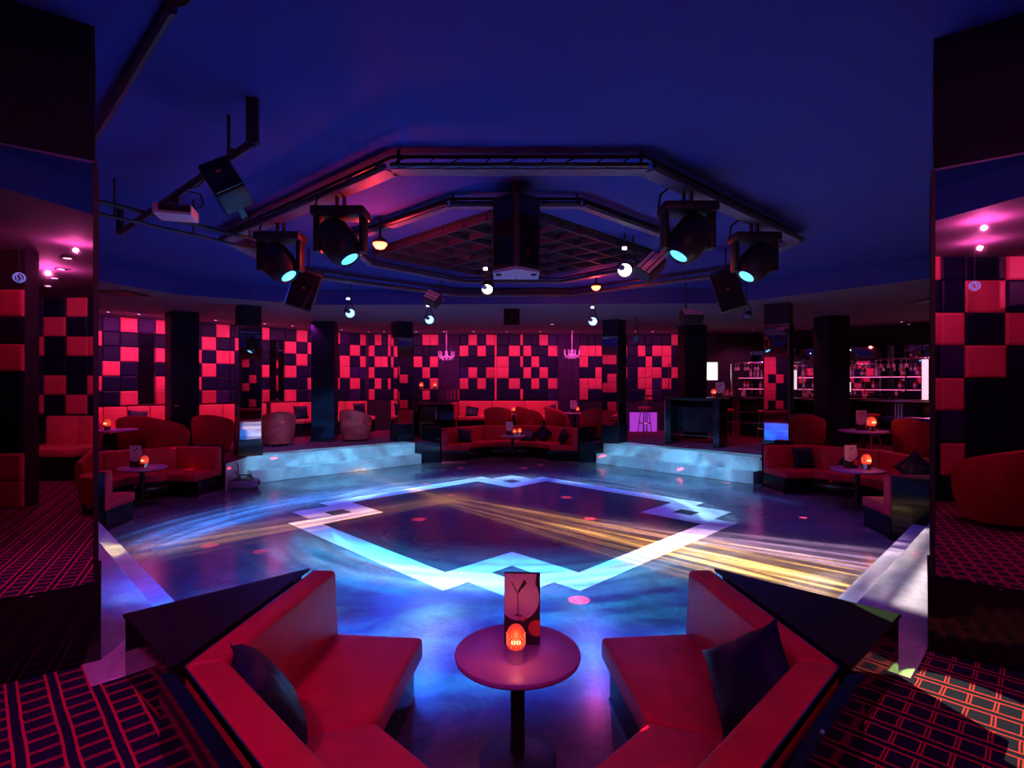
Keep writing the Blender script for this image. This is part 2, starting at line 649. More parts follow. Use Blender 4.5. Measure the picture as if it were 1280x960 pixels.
def nook_pts(wd, d0, l1, dl, fl=0.12):
    A = Vector((wd, d0))
    Cc = Vector((wd + fl, d0 + l1))
    D = Vector((wd + fl - dl, d0 + l1 + dl))
    return A, Cc, D


NOOKS = {  # angle of outward direction, lateral centre, width, distance, leg, diagonal
    'S': dict(out=Vector((0, -1)), lat=Vector((1, 0)), c=Vector((0.0, 8.47)), w=1.30, d0=4.99, l1=1.2, dl=1.41),
    'E': dict(out=Vector((1, 0)), lat=Vector((0, 1)), c=Vector((0.0, 8.76)), w=1.80, d0=4.85, l1=0.9, dl=0.95),
    'N': dict(out=Vector((0, 1)), lat=Vector((1, 0)), c=Vector((-0.06, 8.47)), w=1.77, d0=5.38, l1=0.75, dl=1.05),
    'W': dict(out=Vector((-1, 0)), lat=Vector((0, 1)), c=Vector((0.0, 8.78)), w=1.50, d0=5.45, l1=0.9, dl=0.9),
}


def nk(key, a, b):
    n = NOOKS[key]
    p = n['c'] + n['lat'] * a + n['out'] * b
    return Vector((p.x, p.y))


def nloop(key, s):
    "A, C, D world points on side s (+1/-1 lateral)"
    n = NOOKS[key]
    A, Cc, D = nook_pts(n['w'], n['d0'], n['l1'], n['dl'])
    return [nk(key, s * p.x, p.y) for p in (A, Cc, D)]


# stairs: bottom edge end points (left/right seen from the dance floor), rise 0.25, tread 0.3
def line_pt(a, b, px):
    return a, b


S_AL, S_CL, S_DL = nloop('S', -1)
S_AR, S_CR, S_DR = nloop('S', 1)
E_AS, E_CS, E_DS = nloop('E', -1)
E_AN, E_CN, E_DN = nloop('E', 1)
N_AR, N_CR, N_DR = nloop('N', 1)
N_AL, N_CL, N_DL = nloop('N', -1)
W_AN, W_CN, W_DN = nloop('W', 1)
W_AS, W_CS, W_DS = nloop('W', -1)

STAIRS = [
    dict(a=isect((0, 1.67), (1, -1), S_AL, (-1, -1)), b=isect((0, 1.67), (1, -1), W_AS, (-1, -1)), out=Vector((-1, -1)).normalized(),
         label='two pale marble steps with a yellow streak of light beside the mirrored column'),
    dict(a=isect((0, 1.79), (1, 1), S_AR, (1, -1)), b=isect((0, 1.79), (1, 1), E_AS, (1, -1)), out=Vector((1, -1)).normalized(),
         label='two pale marble steps striped with white light, below the carpet lit by a green beam'),
    dict(a=Vector((4.80, 10.82)), b=Vector((2.12, 13.72)), out=Vector((0.73, 0.68)).normalized(),
         label='pale blue marble steps leading up towards the bar and high table'),
    dict(a=Vector((-2.26, 13.6)), b=Vector((-5.22, 10.93)), out=Vector((-0.68, 0.73)).normalized(),
         label='pale blue marble steps with the fog machine beside their end'),
]


def top_edge(s):
    return s['a'] + s['out'] * 0.3, s['b'] + s['out'] * 0.3


t0, t1, t2, t3 = [top_edge(s) for s in STAIRS]
HOLE = [S_AL, S_CL, S_DL, S_DR, S_CR, S_AR, t1[0], t1[1], E_AS, E_CS, E_DS, E_DN, E_CN, E_AN,
        t2[0], t2[1], N_AR, N_CR, N_DR, N_DL, N_CL, N_AL, t3[0], t3[1], W_AN, W_CN, W_DN, W_DS, W_CS, W_AS, t0[1], t0[0]]

# ------------------------------------------------------------------ floors
fl = struct(flat_poly('floor', [(-8.2, 0.5), (8.2, 0.5), (8.2, 17), (-8.2, 17)], [], 0.0, M_floor))
I = 3.42 / math.sqrt(2) * 1.0      # half side of the dark square (rotated 45 degrees)
HD = 3.42


def fr(u, v):
    "dance-floor frame: u towards lower-right edge, v towards upper-right edge"
    d = Vector(((u + v) * 0.70711, (v - u) * 0.70711))
    return (DC[0] + d.x, DC[1] + d.y)


S_ = HD * 0.70711
prism('dark_centre_slab', [fr(-S_, -S_), fr(S_, -S_), fr(S_, S_), fr(-S_, S_)], -0.03, 0.003, M_inner, fl)
RS = 1.0
WS, KX = 0.33, 0.39
for sx in (-1, 1):
    for sy in (-1, 1):
        cx, cy = sx * (S_ - RS / 2), sy * (S_ - RS / 2)
        o, h = RS / 2, RS * 0.155
        loops = [[fr(cx + a * o, cy + b * o) for a, b in ((-1, -1), (1, -1), (1, 1), (-1, 1))],
                 [fr(cx + a * h, cy + b * h) for a, b in ((-1, -1), (1, -1), (1, 1), (-1, 1))]]
        bm = mb()
        vo = [[bm.verts.new((p[0], p[1], z)) for p in loops[0]] for z in (-0.02, 0.006)]
        vi = [[bm.verts.new((p[0], p[1], z)) for p in loops[1]] for z in (-0.02, 0.006)]
        for i in range(4):
            j = (i + 1) % 4
            bm.faces.new((vo[1][i], vo[1][j], vi[1][j], vi[1][i]))
            bm.faces.new((vo[0][i], vo[0][j], vo[1][j], vo[1][i]))
            bm.faces.new((vi[0][i], vi[0][j], vi[1][j], vi[1][i]))
        new_obj('inlay_ring', bm, M_inlay, fl)
L1 = S_ - RS + KX
for k in range(4):
    rect = [(-L1, S_), (L1, S_), (L1, S_ + WS), (-L1, S_ + WS)]
    ck, sk = [(1, 0), (0, 1), (-1, 0), (0, -1)][k]
    prism('inlay_strip', [fr(a * ck - b * sk, a * sk + b * ck) for a, b in rect], -0.02, 0.006, M_inlay, fl)

OUTER = [(-11.5, -6.5), (13.5, -6.5), (13.5, 19.0), (-11.5, 19.0)]
rf = struct(flat_poly('floor_raised', OUTER, [HOLE], ZR, M_carpet))
# the black riser that faces the dance floor all round
bm = mb()
for i, a in enumerate(HOLE):
    b = HOLE[(i + 1) % len(HOLE)]
    if any((a - e[0]).length < 1e-6 and (b - e[1]).length < 1e-6 or (a - e[1]).length < 1e-6 and (b - e[0]).length < 1e-6 for e in (t0, t1, t2, t3)):
        continue
    vs = [bm.verts.new((p.x, p.y, z)) for p, z in ((a, 0), (b, 0), (b, ZR - 0.001), (a, ZR - 0.001))]
    bm.faces.new(vs)
new_obj('riser', bm, M_black, rf)
prism('marble_riser', [t3[1] + Vector((0.02, -0.02)), W_AN + Vector((0.06, 0.0)), W_AN + Vector((0.03, 0)), t3[1]], 0.0, ZR, M_step, rf)

for s in STAIRS:
    a, b, out = s['a'], s['b'], s['out']
    mid = (a + b) / 2
    t = thing('marble_stairs', s['label'], 'stairs', (mid.x, mid.y, 0))
    loc = lambda p: (p.x - mid.x, p.y - mid.y)
    prism('step', [loc(p) for p in (a, b, b + out * 0.305, a + out * 0.305)], 0, 0.25, M_step, t, 0.006, 1)
    prism('step', [loc(p) for p in (a + out * 0.3, b + out * 0.3, b + out * 0.75, a + out * 0.75)], 0, ZR + 0.006, M_step, t, 0.006, 1)

# ------------------------------------------------------------------ ceiling
OPEN = [(-4.5, 0.6), (4.5, 0.6), (6.6, 4.0), (6.5, 8.3), (4.4, 11.0), (-4.0, 11.2), (-6.1, 9.9), (-6.6, 8.4), (-6.6, 4.0)]
cl = struct(flat_poly('ceiling', OUTER, [OPEN], ZL, mat('low_ceiling_paint', (0.22, 0.16, 0.24), 0.8, spec=0.15, var=0.06)))
up = flat_poly('raised_ceiling', [(-7, 0.3), (7, 0.3), (7, 11.5), (-7, 11.5)], [], ZC, mat_ceiling(), cl)
bm = mb()
for i, a in enumerate(OPEN):
    b = OPEN[(i + 1) % len(OPEN)]
    bm.faces.new([bm.verts.new((p[0], p[1], z)) for p, z in ((a, ZL), (b, ZL), (b, ZC), (a, ZC))])
new_obj('fascia', bm, mat_ceiling(), cl)

# ------------------------------------------------------------------ walls with padded tiles
NWK = 22.4
NY = 17.6
ROWZ = [3.60 - 0.353 * k for k in range(8)]


def tile(parent, o, ux, n, w0, w1, z0, z1, kind, depth=None):
    "padded tile: o base point of wall (Vector xy), ux unit along wall, n unit normal into the room"
    depth = depth if depth is not None else random.uniform(0.028, 0.05)
    g = 0.004
    w0, w1, z0, z1 = w0 + g, w1 - g, z0 + g, z1 - g
    if w1 - w0 < 0.02:
        return
    ch = min(0.025, (w1 - w0) * 0.2)
    bm = mb()
    rings = []
    for inset, d in ((0, -0.005), (0, depth - 0.012), (ch, depth)):
        r = []
        for a, z in ((w0 + inset, z0 + inset), (w1 - inset, z0 + inset), (w1 - inset, z1 - inset), (w0 + inset, z1 - inset)):
            p = o + ux * a + n * d
            r.append(bm.verts.new((p.x, p.y, z)))
        rings.append(r)
    for A, B in zip(rings, rings[1:]):
        for i in range(4):
            j = (i + 1) % 4
            bm.faces.new((A[i], A[j], B[j], B[i]))
    bm.faces.new(rings[-1])
    m = {'R': M_tile_red, 'r': M_tile_red2, 'N': M_tile_nav, 'P': M_tile_pur, 'M': M_mirror}[kind]
    new_obj({'M': 'wall_mirror'}.get(kind, 'wall_tile'), bm, m, parent)


def wall_slab(name, a, b, n, z0=0.0, z1=ZL, th=0.15):
    "vertical wall from a to b (xy) with thickness behind"
    a, b, n = Vector(a), Vector(b), Vector(n)
    return struct(prism(name, [a, b, b - n * th, a - n * th], z0, z1, M_wall))


def tiles_px(parent, o, ux, n, to_s, cols, rows=ROWZ):
    for x0, x1, pat in cols:
        s0, s1 = sorted((to_s(x0), to_s(x1)))
        k = 0
        while k < len(pat):
            e = k + 1
            if pat[k] == 'M':
                while e < len(pat) and pat[e] == 'M':
                    e += 1
            if pat[k] != '.':
                tile(parent, o, ux, n, s0, s1, rows[e], rows[k], pat[k], 0.012 if pat[k] == 'M' else None)
            k = e


# north-west diagonal wall  Y - X = NWK
nw_o = Vector((-10.6, NWK - 10.6))
nw_u = Vector((1, 1)).normalized()
nw_n = Vector((1, -1)).normalized()


def nw_s(px):
    u = (px - 640) / F
    Y = NWK / (1 - u)
    return (Vector((u * Y, Y)) - nw_o).dot(nw_u)


nw_end = Vector((NY - NWK, NY))
wall_nw = wall_slab('wall_left', nw_o, nw_end, nw_n)
cols = [(94, 105.5, 'NRNNRN'), (105.5, 127.5, 'NRNNRN'), (127.5, 150, 'PNNRNN'), (150, 172, 'RNRNNR'), (172, 194.5, 'PMMMMM'), (194.5, 213, 'RNRNRr'),
        (213, 232, 'NRNNNN'), (232, 252, 'NNRNRN'), (252, 270, 'NRNRNr'), (270, 287, 'RNRNNP'), (287, 304, 'NNRNNN'),
        (304, 320, 'NRNRNN'), (320, 336.5, 'RNNRNr'), (336.5, 356, 'NMMMMM'), (356, 370, 'NRNRNR'), (370, 384, 'RNRNNN'), (384, 397, 'NRNNRP'),
        (397, 411, 'RNNRNN'), (411, 424.5, 'RNNNRN'), (424.5, 437, 'PNRRNN'), (437, 449.5, 'NRNPRP'), (449.5, 460.8, 'RNRPNN')]
tiles_px(wall_nw, nw_o, nw_u, nw_n, nw_s, cols)

# far wall
n_o = Vector((NY - NWK, NY))
wall_n = wall_slab('wall_back', n_o, (8.6, NY), (0, -1))
nx = lambda px: (px - 640) / F * NY - n_o.x
cols = [(461, 468.3, 'NRNRNR'), (468.3, 477, 'RNRNRN'), (477, 485, 'NNRNNN'), (485, 490.5, 'RRNNRN'), (490.5, 503, 'NNNNNN'), (503, 517, 'NRNRNN'),
        (517, 528, 'NNRNNN'), (528, 537.5, 'RNNRNR'), (537.5, 548, 'RNRNRN'),
        (559, 574.5, '.....R'),
        (574.5, 585.5, 'NRNPRN'), (585.5, 596.5, 'RNNRNN'), (596.5, 607.5, 'NRNNRN'), (607.5, 618, 'RNNrNN'), (618, 621, 'RRRRRR'),
        (621, 636, 'NNRRNN'), (636, 650, 'NRNNRN'), (650, 654, 'RNRNNR'), (654, 664, 'NRNRNN'), (664, 674, 'NNRNRN'), (674, 685, 'RNNRNN'), (685, 697, 'PRNNRP'),
        (724, 735, 'NRRNRR'), (735, 744, 'NRNNRN'), (744, 753, 'NRNRRN'), (753, 757, 'RNRNNN'), (757, 770, 'NNRNRN'), (770, 784, 'NRNRNN'), (784, 797, 'NNNNNN'),
        (797, 806.7, 'NRNRRN'), (806.7, 815, 'NNRRRR'), (815, 827, 'NRNRPP'), (827, 839, 'NRRNRN'), (839, 848, 'RNNRNN'), (848, 862, 'NRNNRN'), (862, 880, 'NNRNNN')]
tiles_px(wall_n, n_o, Vector((1, 0)), Vector((0, -1)), nx, cols)

# curtains hanging in the two untiled bays of the far wall
for (x0, x1), lab in zip([(548, 574), (697, 724)], ['dark purple velvet curtain behind the chandelier nearer the black cabinet', 'dark purple velvet curtain behind the chandelier by the high round table']):
    a, b = P(x0, 480, NY).x, P(x1, 480, NY).x
    bm = mb()
    n = 36
    prev = None
    for i in range(n + 1):
        x = a + (b - a) * i / n
        y = NY - 0.06 - 0.035 * math.sin(i * 2 * PI / 6)
        cur = (bm.verts.new((x, y, ZR + 0.02)), bm.verts.new((x, y, ZL - 0.03)))
        if prev:
            bm.faces.new((prev[0], cur[0], cur[1], prev[1]))
        prev = cur
    o = new_obj('curtain', bm, M_curtain, None, True)
    tag(o, lab, 'curtain')

# remaining shell
struct(prism('wall_west', [(-11.5, -6.5), (-11.35, -6.5), (-11.35, 19), (-11.5, 19)], 0, ZL, M_wall))
struct(prism('wall_east', [(13.35, -6.5), (13.5, -6.5), (13.5, 19), (13.35, 19)], 0, ZL, M_wall))
struct(prism('wall_rear', [(-11.5, -6.5), (13.5, -6.5), (13.5, -6.35), (-11.5, -6.35)], 0, ZL, M_wall))
for wname, x, sgn in (('wall_west', -11.35, 1), ('wall_east', 13.35, -1)):
    wobj = bpy.data.objects[wname]
    k = 0
    for y in [-6.2 + 0.53 * i for i in range(27)]:
        k += 1
        for r in range(6):
            kd = 'R' if (k * 7 + r * 5 + (k * r) % 3) % 5 in (0, 2) else 'N'
            tile(wobj, Vector((x, y)), Vector((0, 1)), Vector((sgn, 0)), 0, 0.53, 3.55 - 0.5 * (r + 1), 3.55 - 0.5 * r, kd)
wall_slab('wall_bar', (8.6, NY), (13.4, 12.8), Vector((-1, -1)).normalized())

# ------------------------------------------------------------------ the near mirrors and what they show
MLP, MLN = Vector((-2.25, 2.95, 0)), Vector((0.6, -0.8, 0))
MRP, MRN = Vector((2.36, 3.06, 0)), Vector((-0.6, -0.8, 0))


def refl(p, P0, n):
    p = Vector(p)
    return p - n * (2 * (p - P0).dot(n))


def refl2(p, P0, n):
    q = refl((p[0], p[1], 0), P0, n)
    return Vector((q.x, q.y))


def mirrored_wall(name, P0, n, Y, xa, xb, cols, rowpx, pad=20):
    "tiled wall behind the camera given by where its reflection shows (pixels at reflected depth Y)"
    tox = lambda px: (px - 640) / F * Y
    A = refl2((tox(xa - pad), Y), P0, n)
    B = refl2((tox(xb + pad), Y), P0, n)
    ux = (B - A).normalized()
    nv = Vector((-ux.y, ux.x))
    back = refl2((tox((xa + xb) / 2), Y - 1), P0, n) - refl2((tox((xa + xb) / 2), Y), P0, n)
    if nv.dot(back) < 0:
        nv = -nv
    wl = struct(prism(name, [A, B, B - nv * 0.2, A - nv * 0.2], 0, ZL, M_wall))
    rows = [CAMZ - (py - 480) / F * Y for py in rowpx]
    to_s = lambda px: (refl2((tox(px), Y), P0, n) - A).dot(ux)
    tiles_px(wl, A, ux, nv, to_s, cols, rows)
    return wl, A, B, ux, nv


mirrored_wall('wall_rear_right', MLP, MLN, 9.42, -30, 140,
              [(3, 31, 'NRNNRN'), (31, 56, 'PPRNPRN'), (56, 84, 'NRNNRNN'), (84, 111, 'RNRNNRN'), (111, 139, 'NNRNRNN')], [372 + 24.3 * k for k in range(9)])
mirrored_wall('wall_rear_pier', MLP, MLN, 6.6, -10, 31, [(-30, 1, 'NRNRNRN'), (1, 31, 'RNRNNNRR')], [362 + 34 * k for k in range(9)], pad=0)
mirrored_wall('wall_rear_left', MRP, MRN, 7.0, 1165, 1290,
              [(1145, 1174, 'RNRNRNNN'), (1174, 1204, 'NNRPRPRN'), (1204, 1255, 'NRNRNNNN'), (1255, 1300, 'RNRNNNNN')], [310 + 40.6 * k for k in range(9)])

# ------------------------------------------------------------------ columns
def column(x, y, rz, side, label, ztop=ZC, zm0=0.92, zm1=3.20, mirror=True):
    t = thing('mirrored_column' if mirror else 'plain_column', label, 'column', (x, y, ZR), rz)
    h = side / 2
    if mirror:
        box('plinth', (0, 0, (zm0 - ZR) / 2), (side + 0.035, side + 0.035, zm0 - ZR), M_black, t, bevel=0.004, seg=1)
        box('shaft', (0, 0, (zm1 + zm0) / 2 - ZR), (side - 0.012, side - 0.012, zm1 - zm0), M_blackm, t)
        box('upper_shaft', (0, 0, (ztop + zm1) / 2 - ZR), (side - 0.02, side - 0.02, ztop - zm1), M_dark, t)
        for k in range(4):
            p = box('mirror_panel', (0, -h + 0.003, 0), (side - 0.035, 0.006, zm1 - zm0 - 0.01), M_mirror, t)
            p.matrix_local = Matrix.Translation((0, 0, (zm1 + zm0) / 2 - ZR)) @ Matrix.Rotation(k * PI / 2, 4, 'Z')
        for a, b in ((-1, -1), (1, -1), (1, 1), (-1, 1)):
            box('corner_trim', (a * (h - 0.006), b * (h - 0.006), (zm1 + zm0) / 2 - ZR), (0.02, 0.02, zm1 - zm0), M_blackm, t)
        for k in range(4):
            p = box('top_edge', (0, -h + 0.002, 0), (side, 0.012, 0.012), M_chrome, t)
            p.matrix_local = Matrix.Translation((0, 0, zm1 - ZR)) @ Matrix.Rotation(k * PI / 2, 4, 'Z')
    else:
        box('shaft', (0, 0, (ztop - ZR) / 2), (side, side, ztop - ZR), M_dark, t, bevel=0.01, seg=1)
        box('skirting', (0, 0, 0.06), (side + 0.03, side + 0.03, 0.12), M_black, t)
    return t


ca = math.atan2(0.6, 0.8)          # the columns are turned by 37 degrees
cl_c = MLP + Vector((-0.8, -0.6, 0)) * 0.225 - MLN * 0.225
cr_c = MRP + Vector((0.8, -0.6, 0)) * 0.225 - MRN * 0.225
column(cl_c.x, cl_c.y, ca, 0.45, 'mirrored column on a black plinth reflecting a bench and four downlights in a row')
column(cr_c.x, cr_c.y, -ca, 0.45, 'mirrored column on a black plinth reflecting a red armchair on lattice carpet')
column(-5.55, 11.45, ca, 0.44, 'mirrored column beside the fog machine and marble steps', ZL, 0.85, 3.2)
column(5.48, 11.18, -ca, 0.48, 'mirrored column at the end of the marble steps below the bar', ZL, 0.85, 3.2)
column(-2.9, 14.35, ca, 0.44, 'mirrored column standing next to the black service cabinet', ZL, 0.95, 3.2)
column(2.62, 13.95, -ca, 0.46, 'mirrored column between the velvet nook and the high bar table', ZL, 0.95, 3.2)
column(-6.05, 6.55, ca, 0.44, 'mirrored column beyond the marble steps with the yellow streak', ZC, 0.85, 3.2)
column(6.0, 6.25, -ca, 0.44, 'mirrored column beyond the marble steps striped with white light', ZC, 0.85, 3.2)
column(-7.55, 12.45, R(45), 0.56, 'plain dark column rising among the red tub chairs by the checkered wall', ZL, mirror=False)
column(-4.95, 14.4, R(8), 0.58, 'plain dark column between two red tub chairs near the far bench', ZL, mirror=False)
column(5.05, 15.25, 0, 0.62, 'plain dark column behind the black high table', ZL, mirror=False)
column(7.75, 13.2, R(10), 0.55, 'plain dark column in front of the bar counter', ZL, mirror=False)


# ------------------------------------------------------------------ nook sofas
def offset_lines(pts, d):
    "offset an open polyline to its left by d; returns points"
    out = []
    dirs = [(pts[i + 1] - pts[i]).normalized() for i in range(len(pts) - 1)]
    nrm = [Vector((-v.y, v.x)) for v in dirs]
    out.append(pts[0] + nrm[0] * d)
    for i in range(1, len(pts) - 1):
        out.append(isect(pts[i - 1] + nrm[i - 1] * d, dirs[i - 1], pts[i] + nrm[i] * d, dirs[i]))
    out.append(pts[-1] + nrm[-1] * d)
    return out


def back_piece(name, o0, o1, i0, i1, z0, z1, parent, loc):
    "slightly raked padded back between outer and inner line"
    bm = mb()
    k = 0.30       # the top is thinner than the bottom
    q0, q1 = i0 + (o0 - i0) * k * 0.4, i1 + (o1 - i1) * k * 0.4
    b = [bm.verts.new((*loc(p), z0)) for p in (o0, o1, i1, i0)]
    tt = [bm.verts.new((*loc(p), z1)) for p in (o0, o1, q1, q0)]
    bm.faces.new(b[::-1])
    bm.faces.new(tt)
    for i in range(4):
        j = (i + 1) % 4
        bm.faces.new((b[i], b[j], tt[j], tt[i]))
    es = list(bm.edges)
    bmesh.ops.bevel(bm, geom=es, offset=0.028, segments=3, profile=0.5, affect='EDGES')
    return new_obj(name, bm, M_red, parent, True)


def corner_sofa(key, s, label, depth=0.58, bt=0.17, zs=0.42, zb=0.82):
    A, Cc, D = nloop(key, s)
    pts = [A, Cc, D, nloop(key, -s)[2] if key != 'S' else D + NOOKS[key]['lat'] * (-0.01 * s)]
    if key == 'S':
        pts = [A, Cc, D]
    # make the offset side point into the nook
    centre = nk(key, 0, NOOKS[key]['d0'] + 0.8)
    d0 = (Cc - A).normalized()
    sg = 1 if Vector((-d0.y, d0.x)).dot(centre - A) > 0 else -1
    O = offset_lines(pts, 0.035 * sg)
    B = offset_lines(pts, (0.035 + bt) * sg)
    S = offset_lines(pts, (bt + depth) * sg)
    K = offset_lines(pts, (bt + depth - 0.06) * sg)
    if key == 'S':          # the two wings meet on the axis of the nook
        u1 = (D - Cc).normalized()
        for Q in (O, B, S, K):
            Q[2] = isect(Q[1], u1, nk(key, 0.006 * s, 0), NOOKS[key]['out'])
    t = thing('corner_sofa', label, 'sofa', (Cc.x, Cc.y, 0))
    loc = lambda p: (p.x - Cc.x, p.y - Cc.y)
    for i in (0, 1):
        q = [O[i], O[i + 1], S[i + 1], S[i]]
        prism('seat_cushion', [loc(p) for p in q], zs - 0.14, zs, M_red, t, 0.03, 3)
        back_piece('backrest', O[i], O[i + 1], B[i], B[i + 1], zs - 0.02, zb, t, loc)
        q = [O[i], O[i + 1], K[i + 1], K[i]]
        prism('base', [loc(p) for p in q], 0.0, zs - 0.13, M_black, t, 0.004, 1)
    if key == 'S':
        P2 = offset_lines(pts, 0.040 * sg)
        P1 = offset_lines(pts, 0.034 * sg)
        u1 = (D - Cc).normalized()
        for Q in (P1, P2):
            Q[2] = isect(Q[1], u1, nk(key, 0.006 * s, 0), NOOKS[key]['out'])
        for i in (0, 1):
            prism('edge_trim', [loc(p) for p in (P1[i], P1[i + 1], P2[i + 1], P2[i])], zb - 0.045, zb - 0.01, M_chrome, t)
    d = (A - Cc).normalized() * 0.012
    prism('end_trim', [loc(p) for p in (O[0] + d, K[0] + d, K[0] + d * 2, O[0] + d * 2)], 0.0, 0.03, M_chrome, t)
    return t


def rear_sofa(key, label, depth=0.58, bt=0.17, zs=0.42, zb=0.82):
    D0, D1 = nloop(key, -1)[2], nloop(key, 1)[2]
    u = (D1 - D0).normalized()
    inn = -NOOKS[key]['out']
    g = 0.30
    a, b = D0 + u * 0.01, D1 - u * 0.01
    t = thing('rear_sofa', label, 'sofa', ((a.x + b.x) / 2, (a.y + b.y) / 2, 0))
    c = (a + b) / 2
    loc = lambda p: (p.x - c.x, p.y - c.y)
    k = 0.41421
    sh = lambda d: d * k        # mitre with the diagonal pieces
    o0, o1 = a + inn * 0.035, b + inn * 0.035
    s0, s1 = a + inn * (bt + depth) + u * sh(bt + depth), b + inn * (bt + depth) - u * sh(bt + depth)
    o0, o1 = o0 + u * sh(0.035), o1 - u * sh(0.035)
    b0, b1 = a + inn * (bt + .035) + u * sh(bt + .035), b + inn * (bt + .035) - u * sh(bt + .035)
    prism('seat_cushion', [loc(p) for p in (o0, o1, s1, s0)], zs - 0.14, zs, M_red, t, 0.03, 3)
    back_piece('backrest', o0, o1, b0, b1, zs - 0.02, zb, t, loc)
    prism('base', [loc(p) for p in (o0, o1, s1 - inn * 0.06, s0 - inn * 0.06)], 0, zs - 0.13, M_black, t, 0.004, 1)


corner_sofa('S', -1, 'deep red leather corner sofa whose navy cushion leans beside the bright lattice carpet')
corner_sofa('S', 1, 'deep red leather corner sofa with a navy cushion set on its corner')
corner_sofa('E', -1, 'red corner sofa whose black end panel faces the white-striped steps')
corner_sofa('E', 1, 'red corner sofa with black and blue cushions below the mirrored column')
corner_sofa('N', -1, 'far red corner sofa with one navy cushion beside the black partition box')
corner_sofa('N', 1, 'far red corner sofa with violet-lit end and navy cushions by the blue steps')
corner_sofa('W', -1, 'red corner sofa with pink-lit end beside the yellow-streaked step')
corner_sofa('W', 1, 'red corner sofa with bare wide back in front of the tub chairs and fog machine')
rear_sofa('E', 'red rear sofa of the nook with crumpled black cushions, below the bar')
rear_sofa('N', 'red rear sofa of the far nook facing the dance floor')
rear_sofa('W', 'red rear sofa of the nook under the chequered diagonal wall')

# black lacquer partition ledges between nooks and stairs
def ledge(key, s, label, ext, zt=0.82):
    A, Cc, D = nloop(key, s)
    n = NOOKS[key]
    dirv = (n['out'] + n['lat'] * s).normalized()
    B = A + dirv * ext
    off = (A - Cc).normalized() * 0.0
    t = thing('partition_ledge', label, 'partition', (A.x, A.y, 0))
    loc = lambda p: (p.x - A.x, p.y - A.y)
    prism('panel', [loc(p) for p in (A, B, Cc)], 0.0, zt - 0.02, M_black, t)
    e = 0.012
    cen = (A + B + Cc) / 3
    grow = lambda p: p + (p - cen).normalized() * e
    prism('top', [loc(grow(p)) for p in (A, B, Cc)], zt - 0.02, zt, M_blacktop, t, 0.004, 1)


M_blacktop = mat('black_satin_top', (0.006, 0.006, 0.016), 0.45, spec=0.2, var=0.3, vscale=5)
ledge('S', -1, 'black glossy partition ledge reflecting carpet, behind the corner sofa with the leaning cushion', 0.97)
ledge('S', 1, 'black glossy partition ledge behind the corner sofa with the diamond-set cushion', 0.97)
ledge('E', -1, 'black glossy partition reflecting stripes of light beside the white-striped steps', 0.9)
ledge('E', 1, 'black partition ledge under the mirrored column below the bar', 0.45)
ledge('N', -1, 'black partition box at the end of the pale blue steps with yellow light', 0.75, 0.88)
ledge('N', 1, 'dark blue partition box between the far nook and the pale blue steps', 0.75, 0.88)
ledge('W', -1, 'black partition with blue sheen beside the pink-lit sofa end', 0.9)
ledge('W', 1, 'black partition ledge between the wide-backed sofa and the mirrored column', 0.45)
# narrow black coping behind the diagonal wings of the near sofas
for s in (-1, 1):
    A, Cc, D = nloop('S', s)
    nrm = Vector((s * 0.7071, -0.7071))
    o = prism('coping', [(p.x, p.y) for p in (Cc, D, D + nrm * 0.05, Cc + nrm * 0.05)], 0.0, 0.80, M_black)
    tag(o, ['narrow black coping along the sofa wing beside the bright lattice carpet', 'narrow black coping with a green fleck along the sofa wing'][s > 0], 'coping')
    if s > 0:
        q = G(1028, 916, 0.80)
        bm = mb()
        bmesh.ops.create_uvsphere(bm, u_segments=8, v_segments=6, radius=0.008)
        fo = new_obj('fleck', bm, mat('green_fleck', (0.2, 0.7, 0.5), 0.4), o)
        fo.location = (q.x, q.y, 0.803)


# ------------------------------------------------------------------ tables, menus, candles
def table(x, y, z0, h, r, label, m=M_tabletop, group=None, base_r=None):
    t = thing('round_table', label, 'table', (x, y, z0), 0, group)
    lathe('table_top', [(0, h - 0.035), (r * 0.96, h - 0.035), (r * 0.99, h - 0.028), (r, h - 0.016), (r * 0.992, h - 0.004), (r * 0.975, h), (0, h)], m, t, 48)
    br = base_r or r * 0.62
    lathe('pedestal', [(0, 0.03), (0.038, 0.03), (0.038, h - 0.05), (0.09, h - 0.036), (0, h - 0.036)], M_blackm, t, 20)
    lathe('foot', [(0, 0), (br, 0), (br, 0.012), (br * 0.9, 0.022), (0.06, 0.04), (0, 0.04)], M_blackm, t, 36)
    return t


def poly_face(name, pts, m, parent):
    bm = mb()
    bm.faces.new([bm.verts.new(p) for p in pts])
    return new_obj(name, bm, m, parent)


